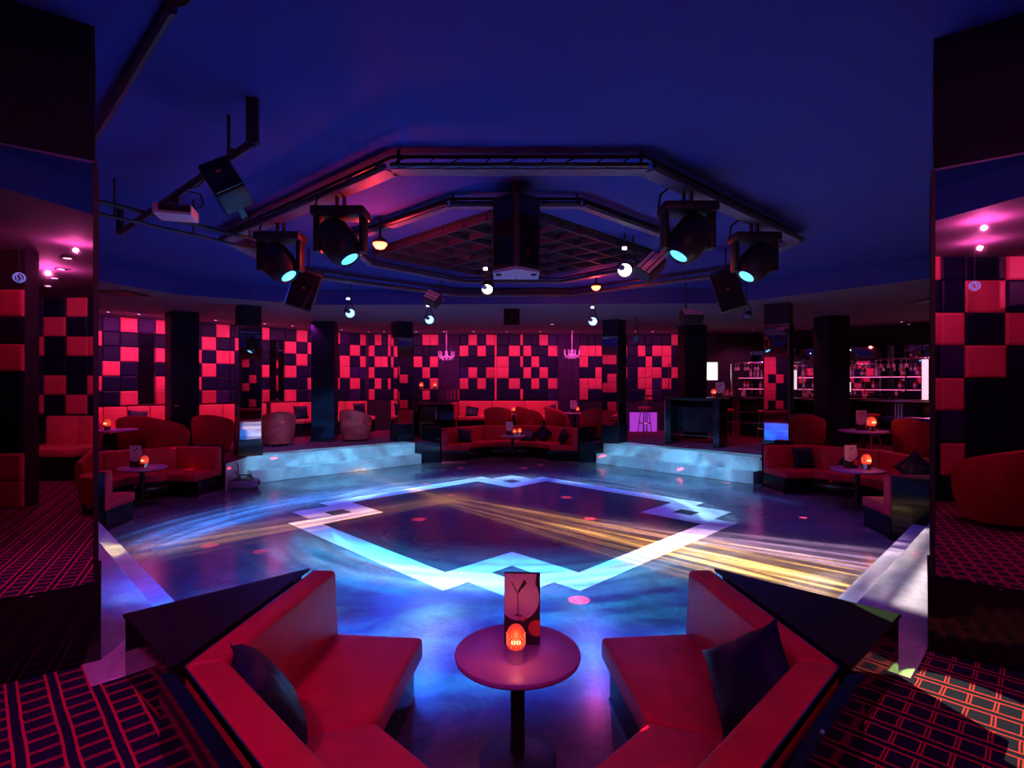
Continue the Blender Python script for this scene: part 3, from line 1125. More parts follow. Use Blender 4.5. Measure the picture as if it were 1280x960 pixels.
def make_menu(label, loc, rz, w_=0.195, h_=0.39):
    t = thing('menu_card', label, 'menu', loc, rz)
    box('board', (0, 0.011, h_ / 2), (w_, 0.018, h_), M_carddark, t, bevel=0.002, seg=1)
    # pale disc cropped by the card
    pts = []
    cx, cz, rr = -0.10 * w_, 0.66 * h_, 0.64 * w_
    for k in range(40):
        a = 2 * PI * k / 40
        px, pz = cx + rr * math.cos(a) * 0.90, cz + rr * math.sin(a) * 1.0
        pts.append((max(-w_ / 2 + 0.002, min(w_ / 2 - 0.002, px)), 0.0012, max(0.01, min(h_ - 0.003, pz))))
    pts[5:16] = [(w_ * 0.40, 0.0012, h_ - 0.003), (-w_ / 2 + 0.002, 0.0012, h_ - 0.003)]
    poly_face('picture', pts, M_cardlight, t)
    bm = mb()
    q = lambda x, z: Vector((x * w_, 0.0, z * h_))

    def stroke(a, b, wd):
        d = (b - a).normalized()
        n = Vector((-d.z, 0, d.x)) * wd / 2
        bm.faces.new([bm.verts.new(p) for p in (a - n, b - n, b + n, a + n)])
    for a, b, wd in [((-0.30, 0.88), (-0.12, 0.71), 0.005), ((0.10, 0.90), (-0.12, 0.71), 0.005), ((-0.12, 0.72), (-0.12, 0.42), 0.005),
                     ((-0.22, 0.415), (-0.02, 0.415), 0.006), ((-0.10, 0.74), (0.08, 0.90), 0.012), ((-0.02, 0.80), (0.10, 0.88), 0.016)]:
        stroke(q(*a), q(*b), wd)
    new_obj('martini_print', bm, M_cardink, t)
    bm = mb()
    for cx, cz, r in ((0.40, 0.24, 0.045), (-0.05, 0.40, 0.010), (0.10, 0.37, 0.008), (0.02, 0.34, 0.007)):
        vs = []
        for k in range(18):
            a = 2 * PI * k / 18
            vs.append(bm.verts.new((max(-w_ / 2, min(w_ / 2 - 0.001, cx * w_ + r * math.cos(a))), 0.0, cz * h_ + r * math.sin(a))))
        bm.faces.new(vs)
    new_obj('red_print', bm, M_cardred, t)
    return t


def make_candle(label, loc, k=1.0):
    t = thing('table_candle', label, 'candle lamp', loc)
    lathe('metal_cup', [(0, 0), (0.042 * k, 0), (0.040 * k, 0.065 * k), (0, 0.065 * k)], M_chrome, t, 20)
    bm = mb()
    add_lathe(bm, [(0.034 * k, 0.062 * k), (0.042 * k, 0.075 * k), (0.042 * k, 0.13 * k), (0.036 * k, 0.152 * k), (0.022 * k, 0.166 * k), (0, 0.170 * k)], 20)
    g = new_obj('glass_dome', bm, M_candle, t, True)
    bm = mb()
    for z in range(5):
        for i in range(12):
            a = 2 * PI * (i + 0.5 * (z % 2)) / 12
            add_box(bm, (0.043 * k * math.cos(a), 0.043 * k * math.sin(a), (0.082 + z * 0.012) * k), (0.006 * k, 0.006 * k, 0.006 * k), a)
    new_obj('dome_studs', bm, M_stud, g)
    bm = mb()
    for i in range(4):
        add_box(bm, ((-0.018 + i * 0.012) * k, -0.0445 * k, 0.105 * k), (0.006 * k, 0.006 * k, 0.016 * k))
    new_obj('bulb', bm, M_flame, t)
    return t


def glow(p, e=1.2):
    light('candle_lamp', 'POINT', p, e, (1.0, 0.22, 0.08), size=0.04)


M_nearTop = M_tabletop
table(0.03, 2.90, 0, 0.58, 0.335, 'round table lit purple between the two near red corner sofas')
make_menu('tall menu card with a martini glass on the purple-lit table', (0.055, 2.955, 0.582), R(-3))
make_candle('studded red glass candle lamp on the purple-lit table', (0.020, 2.79, 0.582), 1.08)
glow((0.02, 2.70, 0.74), 0.8)

table(-6.15, 9.05, 0, 0.62, 0.36, 'round table with violet rim in the nook near the tub chairs')
make_menu('menu card with dark lower corner on the violet-rimmed nook table', (-6.22, 9.0, 0.622), 0, 0.22, 0.36)
make_candle('red candle lamp on the violet-rimmed nook table', (-6.03, 8.93, 0.622), 1.2)
table(5.62, 8.85, 0, 0.62, 0.39, 'pale round table in the nook by the mirrored column and crumpled black cushions')
make_menu('menu card on the pale nook table by the black cushions', (5.55, 8.9, 0.622), 0, 0.22, 0.38)
make_candle('red candle lamp in front of the menu on the pale nook table', (5.68, 8.72, 0.622), 1.5)
glow((5.68, 8.6, 0.85), 1.0)
table(0.02, 14.45, 0, 0.64, 0.34, 'small dark round table in the far nook with two candle lamps')
make_menu('menu card on the small dark table in the far nook', (-0.06, 14.45, 0.642), 0, 0.2, 0.36)
make_candle('red candle lamp left beside the menu in the far nook', (0.07, 14.3, 0.642), 1.1)
make_candle('red candle lamp near the table edge in the far nook', (0.20, 14.35, 0.642), 1.2)

# upper-level tables
table(-7.85, 10.75, ZR, 0.6, 0.40, 'round table between the tub chairs behind the wide-backed sofa')
make_candle('red candle lamp on the table between the tub chairs', (-7.85, 10.55, ZR + 0.6), 1.3)
table(-6.45, 14.2, ZR, 0.6, 0.36, 'violet round table in front of the bench under the diagonal wall')
table(1.92, 16.72, ZR, 0.62, 0.36, 'white-topped round table by the far wall chandelier')
make_menu('glowing menu card on the white-topped table by the chandelier', (1.90, 16.72, ZR + 0.62), 0, 0.22, 0.38)
make_candle('pale candle lamp on the white-topped table by the chandelier', (2.0, 16.55, ZR + 0.62), 1.1)
table(6.95, 10.75, ZR, 0.58, 0.44, 'grey round table in front of the bar rails')
make_menu('menu card standing on the grey table in front of the bar', (6.95, 10.8, ZR + 0.58), 0, 0.24, 0.40)
make_candle('red candle lamp on the grey table in front of the bar', (6.97, 10.55, ZR + 0.58), 1.7)
glow((6.97, 10.4, ZR + 0.8), 1.0)
table(0.05, 16.62, ZR, 0.6, 0.22, 'small round table in front of the far wall bench')
make_candle('red candle lamp on the small table at the far wall bench', (0.05, 16.6, ZR + 0.6), 1.2)


# ------------------------------------------------------------------ tub chairs
def make_tub(label, loc, rz, w=0.84, hb=0.84, ha=0.62):
    "faces local -y"
    t = thing('tub_chair', label, 'armchair', loc, rz)
    bm = mb()
    n = 28
    rows = []
    for i in range(n + 1):
        a = R(-128 + 256 * i / n)            # 0 = back (+y)
        k = 0.5 + 0.5 * math.cos(a)
        h = ha + (hb - ha) * (k ** 1.3)
        if abs(a) > R(100):
            h -= 0.08 * (abs(a) - R(100)) / R(28)
        ro, ri = w / 2, w / 2 - 0.10
        sx, cy = math.sin(a), math.cos(a)
        pr = [(ro * 0.80, 0.05), (ro * 0.96, 0.30), (ro, h - 0.05), (ro - 0.02, h - 0.01), (ro - 0.05, h), (ri + 0.02, h - 0.015), (ri, h - 0.06), (ri * 0.95, 0.30), (ri * 0.9, 0.05)]
        rows.append([bm.verts.new((r * sx, r * cy, z)) for r, z in pr])
    for A, B in zip(rows, rows[1:]):
        for i in range(len(A) - 1):
            bm.faces.new((A[i], A[i + 1], B[i + 1], B[i]))
        bm.faces.new((A[-1], A[0], B[0], B[-1]))
    bm.faces.new(rows[0])
    bm.faces.new(rows[-1][::-1])
    new_obj('shell', bm, M_chairfab, t, True)
    rs = w / 2 - 0.09
    bm = mb()
    out = []
    for k in range(24):
        a = 2 * PI * k / 24
        x, y = rs * math.sin(a), rs * math.cos(a)
        if y < -rs * 0.4:
            y = -rs * 0.4 + (y + rs * 0.4) * 0.8 - 0.04
        out.append((x, y))
    add_prism(bm, out[::-1], 0.10, 0.44, 0.04, 3)
    new_obj('seat_cushion', bm, M_chairfab, t, True)
    for sx in (-1, 1):
        for sy in (-1, 1):
            cyl('foot', (sx * w * 0.25, sy * w * 0.25, 0), (sx * w * 0.25, sy * w * 0.25, 0.11), 0.02, M_blackm, t, 0.025, 8)
    return t


tub = make_tub('red tub chair turned away just behind the wide-backed nook sofa', (-7.05, 11.15, ZR), R(150))
for lab, x, y, a in [
    ('red tub chair with tall back to the room beside the plain column', -6.62, 12.05, R(185)),
    ('red tub chair at the table beside the bench under the diagonal wall', -8.75, 10.95, R(70)),
    ('red tub chair tucked between the bench and the plain column', -8.05, 11.75, R(200)),
    ('red tub chair left of the column near the far bench, orange light on it', -5.75, 13.35, R(215)),
    ('red tub chair with its back to the blue steps near the far bench', -4.15, 14.45, R(160)),
    ('red tub chair with its back to the far nook at the bench table', -0.42, 16.14, R(175)),
    ('red tub chair turned sideways behind the far nook', 0.52, 16.14, R(120)),
    ('red tub chair beside the sideways chair and the white-topped table', 1.38, 16.12, R(80)),
    ('orange-lit tub chair next to the mirrored column by the far nook', 2.28, 15.05, R(190)),
    ('tub chair with violet streak lying over its back, before the bar', 6.45, 12.0, R(150)),
    ('tub chair at the grey table in front of the bar', 7.86, 10.55, R(110)),
]:
    dup(tub, (x, y, ZR), a, lab)


# ------------------------------------------------------------------ wall benches
def bench(name, a, b, inn, label, zs=1.0, zb=1.46, depth=0.72, nseg=3):
    a, b, inn = Vector(a), Vector(b), Vector(inn)
    c = (a + b) / 2
    t = thing(name, label, 'bench', (c.x, c.y, ZR))
    loc = lambda p: (p.x - c.x, p.y - c.y)
    u = (b - a)
    for i in range(nseg):
        p0, p1 = a + u * (i / nseg + 0.002), a + u * ((i + 1) / nseg - 0.002)
        prism('backrest', [loc(p) for p in (p0 + inn * 0.06, p1 + inn * 0.06, p1 + inn * 0.22, p0 + inn * 0.22)], zs - ZR - 0.05, zb - ZR, M_bench, t, 0.03, 2)
        prism('seat_cushion', [loc(p) for p in (p0 + inn * 0.2, p1 + inn * 0.2, p1 + inn * depth, p0 + inn * depth)], zs - ZR - 0.13, zs - ZR, M_bench, t, 0.03, 2)
    prism('base', [loc(p) for p in (a + inn * 0.06, b + inn * 0.06, b + inn * (depth - 0.06), a + inn * (depth - 0.06))], 0, zs - ZR - 0.12, M_black, t)
    return t


def nwp(px):
    return nw_o + nw_u * nw_s(px)


bench('wall_bench', nwp(96), nwp(212), nw_n, 'red bench lit violet under the diagonal wall behind the tub chairs', nseg=4)
bench('wall_bench', nwp(246), nwp(330), nw_n, 'red bench between plain column and mirrored column under the diagonal wall', nseg=3)
bench('wall_bench', nwp(336), nwp(455), nw_n, 'pink-lit bench under the diagonal wall with violet patch and dark cushion', nseg=4)
bench('wall_bench', (P(574, 0, NY).x, NY), (P(697, 0, NY).x, NY), (0, -1), 'red bench with peach glowing back along the far wall', nseg=3)
# side return of the far bench
bx_ = P(574, 0, NY).x
o = prism('bench_end', [(bx_ - 0.20, NY - 0.11), (bx_ - 0.01, NY - 0.11), (bx_ - 0.01, NY - 0.80), (bx_ - 0.20, NY - 0.80)], ZR, 1.42, M_red, None, 0.04, 3)
tag(o, 'rounded red end of the far wall bench', 'bench end')


# ------------------------------------------------------------------ cushions
def make_pillow(label, loc, rot, w_=0.44, h_=0.44, th=0.16, m=M_pillow, group=None):
    bm = mb()
    n = 14
    grid = {}
    for sgn in (1, -1):
        for i in range(n + 1):
            for j in range(n + 1):
                u, v = -1 + 2 * i / n, -1 + 2 * j / n
                edge = i in (0, n) or j in (0, n)
                if sgn < 0 and edge:
                    grid[(sgn, i, j)] = grid[(1, i, j)]
                    continue
                x = u * w_ / 2 * (1 - 0.10 * (1 - v * v) * abs(u))
                z = v * h_ / 2 * (1 - 0.10 * (1 - u * u) * abs(v))
                y = sgn * th / 2 * ((1 - u ** 4) * (1 - v ** 4)) ** 0.55
                y += 0.006 * math.sin(9 * u + 5 * v) * (1 - abs(u)) * sgn
                grid[(sgn, i, j)] = bm.verts.new((x, y, z))
        for i in range(n):
            for j in range(n):
                bm.faces.new((grid[(sgn, i, j)], grid[(sgn, i + 1, j)], grid[(sgn, i + 1, j + 1)], grid[(sgn, i, j + 1)]))
    o = new_obj('cushion', bm, m, None, True)
    o.location = loc
    o.rotation_euler = rot
    return tag(o, label, 'cushion', group)


def pose(nrm, roll):
    "orientation with the cushion's face towards nrm and rolled about it"
    n = Vector(nrm).normalized()
    x = Vector((0, 0, 1)).cross(n).normalized() * -1
    z = x.cross(n)
    m = Matrix((x, n, z)).transposed() @ Matrix.Rotation(roll, 3, 'Y')
    return m.to_euler()


make_pillow('dark navy cushion leaning in the corner of the near sofa by the bright carpet', (-1.07, 2.37, 0.635), pose((0.66, 0.42, 0.5), R(8)), 0.44, 0.42, 0.18)
make_pillow('dark navy cushion standing on its corner on the near sofa', (1.08, 2.46, 0.665), pose((-0.72, -0.35, 0.55), R(45)), 0.42, 0.42, 0.16)
for lab, loc, rot in [
    ('black cushion against the back of the sofa below the mirrored column', (5.52, 10.30, 0.60), (R(-18), 0, R(0))),
    ('blue-sheened cushion further along the sofa below the mirrored column', (6.25, 10.02, 0.58), (R(-25), R(12), R(-30))),
    ('crumpled black cushion tipped on the sofa behind the pale nook table', (6.32, 8.55, 0.68), (R(-20), R(40), R(-70))),
    ('black cushion lying behind the glossy black partition', (6.20, 7.62, 0.66), (R(-30), R(20), R(-125))),
    ('navy cushion on the far sofa beside the black partition box', (-1.28, 14.75, 0.60), (R(-30), R(10), R(30))),
    ('navy cushion propped on the far nook rear sofa', (0.86, 15.1, 0.62), (R(-15), R(45), R(-20))),
    ('navy cushion lying low on the far nook rear sofa', (0.45, 15.2, 0.54), (R(-50), R(5), R(0))),
    ('navy cushion against the violet-lit end of the far sofa', (1.36, 14.35, 0.60), (R(-20), R(20), R(-80))),
    ('navy cushion on the far wall bench beside its rounded end', (-1.25, 17.05, 1.12), (R(-40), R(10), R(10))),
    ('flat purple cushion on the far wall bench', (0.35, 17.0, 1.08), (R(-65), 0, 0)),
    ('navy cushion at the chandelier end of the far wall bench', (1.22, 17.1, 1.14), (R(-30), R(-20), R(-15))),
    ('dark cushion on the pink-lit bench under the diagonal wall', (-6.05, 15.6, 1.18), (R(-20), 0, R(45))),
    ('dark cushion at the far end of the pink-lit bench', (-4.72, 16.85, 1.20), (R(-15), 0, R(45))),
    ('dark cushion on the violet-lit bench behind the tub chairs', (-8.85, 12.85, 1.18), (R(-25), R(8), R(45))),
]:
    make_pillow(lab, loc, rot, 0.42, 0.42, 0.15)

# ------------------------------------------------------------------ bar
BK = 22.0                      # bar front line X + Y
bu = Vector((1, -1)).normalized()
bn = Vector((-1, -1)).normalized()
bo = Vector((5.55, BK - 5.55))
bl = (Vector((11.2, BK - 11.2)) - bo).length


def bp(s, d, z):
    p = bo + bu * s + bn * d
    return Vector((p.x, p.y, z))


bar_rz = math.atan2(bu.y, bu.x)
t = thing('bar_counter', 'long dark bar counter with metal rails and lit wooden pilasters', 'bar', (bo.x, bo.y, ZR), bar_rz)
# local frame: x along, y towards back (-bn)
box('front_panel', (bl / 2, 0.30, 0.53), (bl, 0.06, 1.06), M_black, t)
box('counter_top', (bl / 2, 0.28, 1.10), (bl, 0.72, 0.07), M_black, t, bevel=0.012)
box('counter_nosing', (bl / 2, -0.09, 1.10), (bl, 0.012, 0.035), M_chrome, t)
for z in (0.40, 0.70):
    tube('foot_rail', [(0, 0.16, z), (bl, 0.16, z)], 0.022, M_chrome, t)
for x in (1.15, 2.55, 3.6, 5.05, 6.4):
    if x < bl:
        p = box('pilaster', (x, 0.22, 0.53), (0.20, 0.14, 1.05), M_wood, t, bevel=0.006, seg=1)
        for k in range(3):
            box('flute', (x - 0.06 + 0.06 * k, 0.148, 0.53), (0.018, 0.012, 0.98), M_chrome, p)
# back bar
t = thing('back_bar', 'dark mirrored back bar cabinet with shelves behind the counter', 'shelf unit', (bo.x, bo.y, ZR), bar_rz)
box('cabinet', (bl / 2, 2.05, 0.48), (bl, 0.5, 0.96), M_black, t)
box('back_mirror', (bl / 2, 2.34, 1.75), (bl, 0.02, 1.6), M_mirror, t)
for z in (1.35, 1.70):
    box('shelf', (bl / 2, 2.2, z), (bl, 0.24, 0.025), M_black, t)
for z in (1.37, 1.72):
    box('shelf_glow_strip', (bl / 2, 2.075, z - 0.03), (bl - 0.2, 0.012, 0.014), mat('pink_glow_strip', (0.9, 0.3, 0.6), 0.4, emit=(1.0, 0.16, 0.45), es=1.6), t)  # made-up glowing strip, added for pink glints along the bar
for x in (0.05, 1.5, 3.0, 4.5, 6.0, bl - 0.05):
    box('upright', (x, 2.2, 1.75), (0.06, 0.26, 1.6), M_blackm, t)


def bl_loc(x, y, z):
    v = bo + bu * x - bn * y
    return (v.x, v.y, ZR + z)


def make_bottle(label, loc, m, h=0.29, r=0.038, group=None):
    t = thing('bottle', label, 'bottle', loc, 0, group)
    lathe('body', [(0, 0), (r, 0.004), (r, h * 0.58), (r * 0.75, h * 0.68), (r * 0.34, h * 0.76), (r * 0.32, h * 0.93), (0, h * 0.93)], m, t, 14)
    lathe('cap', [(0, h * 0.93), (r * 0.38, h * 0.93), (r * 0.38, h), (0, h)], M_blackm, t, 10)
    lathe('paper_label', [(r * 1.01, h * 0.16), (r * 1.01, h * 0.46)], M_cardlight, t, 14)
    return t


names = ['amber', 'green', 'clear', 'red']
protos = []
for i in range(4):
    protos.append(make_bottle('%s bottle on the shelves of the back bar' % names[i], bl_loc(0.3 + 0.1 * i, 2.18, 1.3635), BOT[i], group='%s bottles on the back bar' % names[i]))
for k in range(44):
    i = random.randrange(4)
    x = 0.75 + k % 22 * 0.31 + random.uniform(-0.05, 0.05)
    if x > bl - 0.2 or min(abs(x - u_) for u_ in (1.5, 3.0, 4.5, 6.0)) < 0.09:
        continue
    dup(protos[i], bl_loc(x, 2.18, (1.3635, 1.7135)[k // 22]))
pc = [make_bottle('short %s bottle standing on the bar counter' % names[i], bl_loc(0.55 + 0.09 * i, 0.38, 1.136), BOT[i], 0.26, group='%s bottles on the counter' % names[i]) for i in range(4)]
for k, x in enumerate([0.95, 1.25, 1.32, 1.9, 2.0, 2.9, 3.0, 3.1, 3.2, 4.3]):
    dup(pc[(k * 3) % 4], bl_loc(x, 0.36 + 0.05 * (k % 2), 1.136))

# glass rack hung over the counter, on posts
t = thing('glass_rack', 'overhead metal glass rack on slim posts above the bar counter', 'rack', (bo.x, bo.y, ZR), bar_rz)
for x in (0.9, 2.2, 2.85, 3.9, 5.15, 5.6, 6.35, 7.2):
    tube('post', [(x, 0.45, 1.135), (x, 0.45, 2.12)], 0.018, M_chrome, t)
for y in (0.30, 0.45, 0.60):
    tube('rail', [(0.8, y, 2.10), (bl - 0.1, y, 2.10)], 0.012, M_chrome, t)
tube('rail', [(0.8, 0.45, 1.62 + 0.5), (bl - 0.1, 0.45, 1.62 + 0.5)], 0.016, M_chrome, t)
bm = mb()
add_lathe(bm, [(0, 0), (0.034, 0), (0.034, -0.006), (0.005, -0.012), (0.005, -0.085), (0.03, -0.11), (0.042, -0.15), (0.036, -0.19), (0.033, -0.19), (0.038, -0.15), (0.026, -0.115), (0, -0.10)], 14)
g0 = new_obj('hanging_wine_glass', bm, M_glassy, None, True)
tag(g0, 'stemmed glass hanging upside down from the bar rack', 'glass', 'glasses hanging in the bar rack')
xs = [1.0 + 0.14 * k for k in range(8)] + [2.3 + 0.14 * k for k in range(4)] + [4.0 + 0.13 * k for k in range(10)] + [5.7 + 0.15 * k for k in range(5)]
for i, x in enumerate(xs):
    q = g0 if i == 0 else g0.copy()
    if i:
        C.objects.link(q)
    q.location = bl_loc(x, 0.375 if i % 2 else 0.525, 2.088)


def wall_screen(label, s, d, z, w_, h_, name='wall_screen', m=M_screen, text=True):
    t = thing(name, label, 'screen', bl_loc(s, d, z), bar_rz)
    box('frame', (0, 0.02, 0), (w_ + 0.04, 0.04, h_ + 0.04), M_blackm, t)
    q = box('panel', (0, -0.004, 0), (w_, 0.008, h_), m, t)
    if text:
        for k in range(3):
            box('text_line', (-w_ * 0.28 + 0.01 * k, -0.0095, h_ * 0.38 - k * h_ * 0.09), (w_ * (0.42 - 0.1 * k), 0.002, h_ * 0.035), M_cardink, q)
    return t


# bright screen on the far end wall behind the bar
sp = P(886.5, 464, 16.4)
t = thing('menu_screen', 'white glowing screen with small dark text above the bar end', 'screen', sp, 0)
box('frame', (0, 0.02, 0), (0.56, 0.04, 0.58), M_blackm, t)
q = box('panel', (0, -0.004, 0), (0.50, 0.008, 0.53), M_screen, t)
for k in range(3):
    box('text_line', (-0.13 + 0.01 * k, -0.0095, 0.22 - k * 0.035), (0.18 - 0.05 * k, 0.002, 0.016), M_cardink, q)
tube('bracket', [(0, 0.04, 0.2), (0, 0.3, 0.2), (0, 0.3, ZL - sp.z)], 0.02, M_blackm, t)
wall_screen('tall backlit display panel behind the hanging glasses', 5.35, 2.0, 1.62, 0.22, 1.05, 'display_panel', M_display, False)
wall_screen('wide backlit display panel at the end of the bar', 6.35, 2.0, 1.62, 0.75, 0.95, 'display_panel', M_display, False)
wall_screen('violet backlit panel low behind the counter', 6.4, 1.74, 0.80, 0.95, 0.26, 'display_panel', M_displayp, False)
wall_screen('small lit till display on the counter beside the plain column', 3.75, 0.75, 1.42, 0.34, 0.26, 'till_display', M_display, False)
wall_screen('pale lit till display at the counter behind the mirrored column', 2.45, 1.0, 1.62, 0.16, 0.55, 'till_display', M_display, False)
for s, d, lab in [(3.75, 0.75, 'small black till under the lit display'), (2.45, 1.0, 'slim black till stand under the pale display')]:
    t = thing('till', lab, 'till', bl_loc(s, d, 0.0), bar_rz)
    box('stand', (0, 0.02, 0.62), (0.12, 0.1, 1.24), M_blackm, t)
    box('keypad', (0, -0.05, 1.20), (0.26, 0.16, 0.06), M_blackm, t)

# ------------------------------------------------------------------ high tables and stools
def high_table(label, a, b, z1, wdt=0.55):
    a, b = Vector(a), Vector(b)
    c = (a + b) / 2
    u = (b - a)
    t = thing('high_table', label, 'table', (c.x, c.y, ZR), math.atan2(u.y, u.x))
    L = u.length
    box('table_top', (0, 0, z1 - ZR - 0.04), (L + 0.2, wdt, 0.07), M_black, t, bevel=0.008)
    for s in (-1, 1):
        box('leg_panel', (s * L / 2, 0, (z1 - ZR - 0.075) / 2), (0.15, wdt - 0.12, z1 - ZR - 0.075), M_black, t)
    box('modesty_panel', (0, 0.12, 0.70), (L, 0.04, 0.78), M_black, t)
    tube('foot_bar', [(-L / 2, -0.12, 0.25), (L / 2, -0.12, 0.25)], 0.018, M_chrome, t)
    return t


high_table('black lacquer high table above the pale blue steps', (4.05, 13.75), (4.92, 12.85), 1.68)
make_menu('menu card with red corner on the black high table', (4.98, 13.0, 1.682), R(-20), 0.22, 0.36)
make_candle('red candle lamp on the black high table', (4.80, 12.95, 1.682), 1.2)
t = thing('rail_table', 'slim metal-framed drinks table next to the black high table', 'table', (3.95, 14.9, ZR))
box('table_top', (0, 0, 1.18), (0.62, 0.4, 0.03), M_blackm, t)
for x in (-0.29, 0.29):
    for y in (-0.18, 0.18):
        tube('leg', [(x, y, 0), (x, y, 1.17)], 0.012, M_chrome, t)
tube('side_pole', [(0.29, -0.2, 1.19), (0.29, -0.2, 2.05)], 0.014, M_chrome, t)


def make_stool(label, loc, h=0.80):
    t = thing('bar_stool', label, 'stool', loc)
    lathe('seat', [(0, h - 0.06), (0.18, h - 0.06), (0.20, h - 0.04), (0.20, h - 0.015), (0.17, h), (0, h + 0.004)], M_red, t, 24)
    bm = mb()
    add_lathe(bm, [(0.195, 0.30), (0.205, 0.31), (0.195, 0.32)], 24)
    new_obj('foot_ring', bm, M_chrome, t, True)
    for k in range(4):
        a = PI / 4 + k * PI / 2
        tube('leg', [(0.12 * math.cos(a), 0.12 * math.sin(a), h - 0.06), (0.21 * math.cos(a), 0.21 * math.sin(a), 0)], 0.013, M_chrome, t)
    return t


st0 = make_stool('red-seated bar stool standing behind the black high table', (5.35, 14.35, ZR))
for lab, x, y in [('bar stool in the violet light near the far wall', 4.05, 16.6),
                  ('bar stool in front of the first lit pilaster of the bar', 6.05, 15.3),
                  ('bar stool between the mirrored column and the bar rails', 6.75, 14.5),
                  ('bar stool half hidden behind the plain column at the bar', 8.4, 12.75)]:
    dup(st0, (x, y, ZR), 0.3, lab)
o = box('violet_panel', (4.15, 17.2, 0.80), (0.85, 0.06, 0.6), mat('violet_lit_panel', (0.4, 0.1, 0.6), 0.4, emit=(0.45, 0.05, 0.75), es=0.7))
tag(o, 'low violet glowing panel behind the bar stool at the far wall', 'light panel')

# service cabinet beside the far curtain
c0 = P(544, 520, 15.9)
t = thing('service_cabinet', 'black service cabinet with shelf of candle lamps near the far curtain', 'cabinet', (c0.x, 15.9, ZR))
box('body', (0, 0, 0.45), (1.15, 0.5, 0.9), M_black, t)
box('shelf', (-0.2, 0.1, 1.32), (0.75, 0.25, 0.03), M_blackm, t)
for x in (-0.55, 0.15):
    box('upright', (x, 0.1, 1.1), (0.03, 0.25, 0.43), M_blackm, t)
box('door', (-0.15, -0.256, 0.45), (0.5, 0.012, 0.8), M_blackm, t)
h_ = box('handle', (0.06, -0.275, 0.6), (0.02, 0.02, 0.22), M_chrome, t)
make_candle('red candle lamp on the service cabinet shelf nearer the column', (c0.x - 0.42, 16.0, ZR + 1.336), 1.3)
make_candle('red candle lamp on the service cabinet shelf nearer the curtain', (c0.x - 0.02, 16.0, ZR + 1.336), 1.3)
t = thing('speaker_cube', 'rounded black floor speaker beside the blue steps', 'speaker', (-2.35, 15.05, ZR), R(15))
box('cabinet', (0, 0, 0.22), (0.42, 0.42, 0.44), M_blackm, t, bevel=0.03, seg=3)
box('grille', (0, -0.212, 0.22), (0.36, 0.012, 0.38), M_black, t)

# ------------------------------------------------------------------ fog machine and its cable by the steps
t = thing('fog_machine', 'grey fog machine with tangled cables on the floor beside the blue steps', 'fog machine', (-5.12, 10.45, 0.0), R(12))
box('body', (0, 0, 0.10), (0.46, 0.34, 0.14), mat('grey_metal', (0.22, 0.24, 0.34), 0.4), t, bevel=0.02, seg=2)
box('lid', (-0.04, 0, 0.176), (0.36, 0.30, 0.014), M_blackm, t, bevel=0.004, seg=1)
cyl('nozzle', (0.2, -0.06, 0.11), (0.29, -0.06, 0.11), 0.045, M_chrome, t)
tube('handle', [(-0.12, 0.0, 0.18), (-0.10, 0.0, 0.25), (0.10, 0.0, 0.25), (0.12, 0.0, 0.18)], 0.012, M_blackm, t)
for x in (-0.18, 0.18):
    for y in (-0.12, 0.12):
        cyl('foot', (x, y, 0), (x, y, 0.035), 0.02, M_blackm, t)
tube('cable', [(-0.1, 0.12, 0.18), (-0.2, 0.22, 0.22), (-0.26, 0.20, 0.35), (-0.25, 0.24, 0.48), (-0.20, 0.26, 0.40), (-0.18, 0.25, 0.10), (-0.02, 0.22, 0.19), (0.08, 0.15, 0.19)], 0.008, M_blackm, t)

# ------------------------------------------------------------------ ceiling rig
ZT = 3.80


def truss(name, label, pts, z, wdt=0.16, hgt=0.10, closed=True, hang=()):
    t = thing(name, label, 'truss', (DC[0], DC[1], z))
    loc = lambda p, dz=0: Vector((p[0] - DC[0], p[1] - DC[1], dz))
    n = len(pts)
    cen = Vector((sum(p[0] for p in pts) / n, sum(p[1] for p in pts) / n))
    for i in range(n if closed else n - 1):
        a, b = Vector(pts[i]), Vector(pts[(i + 1) % n])
        u = (b - a).normalized()
        nn = Vector((-u.y, u.x)) * wdt / 2
        bm = mb()
        for s in (-1, 1):
            add_cyl(bm, loc(a + nn * s, 0), loc(b + nn * s, 0), 0.020, n=8)
        add_cyl(bm, loc(a, hgt), loc(b, hgt), 0.016, n=8)
        L = (b - a).length
        k = max(2, int(L / 0.22))
        for j in range(k):
            p, q = a + u * L * j / k, a + u * L * (j + 1) / k
            s = 1 if j % 2 else -1
            add_cyl(bm, loc(p + nn * s), loc(q - nn * s), 0.008, n=5, cap=False)
            add_cyl(bm, loc(p + nn * s), loc((p + q) / 2, hgt), 0.007, n=5, cap=False)
        new_obj('truss_section', bm, M_rig, t)
        pl = prism('cable_tray', [loc(p)[:2] for p in (a + nn * 0.9, b + nn * 0.9, b - nn * 0.9, a - nn * 0.9)], -0.032, -0.022, M_tray, t)
    for p in hang:
        cyl('hanger', loc(p, 0), loc(p, ZC - z), 0.014, M_rig, t, n=8)
    return t


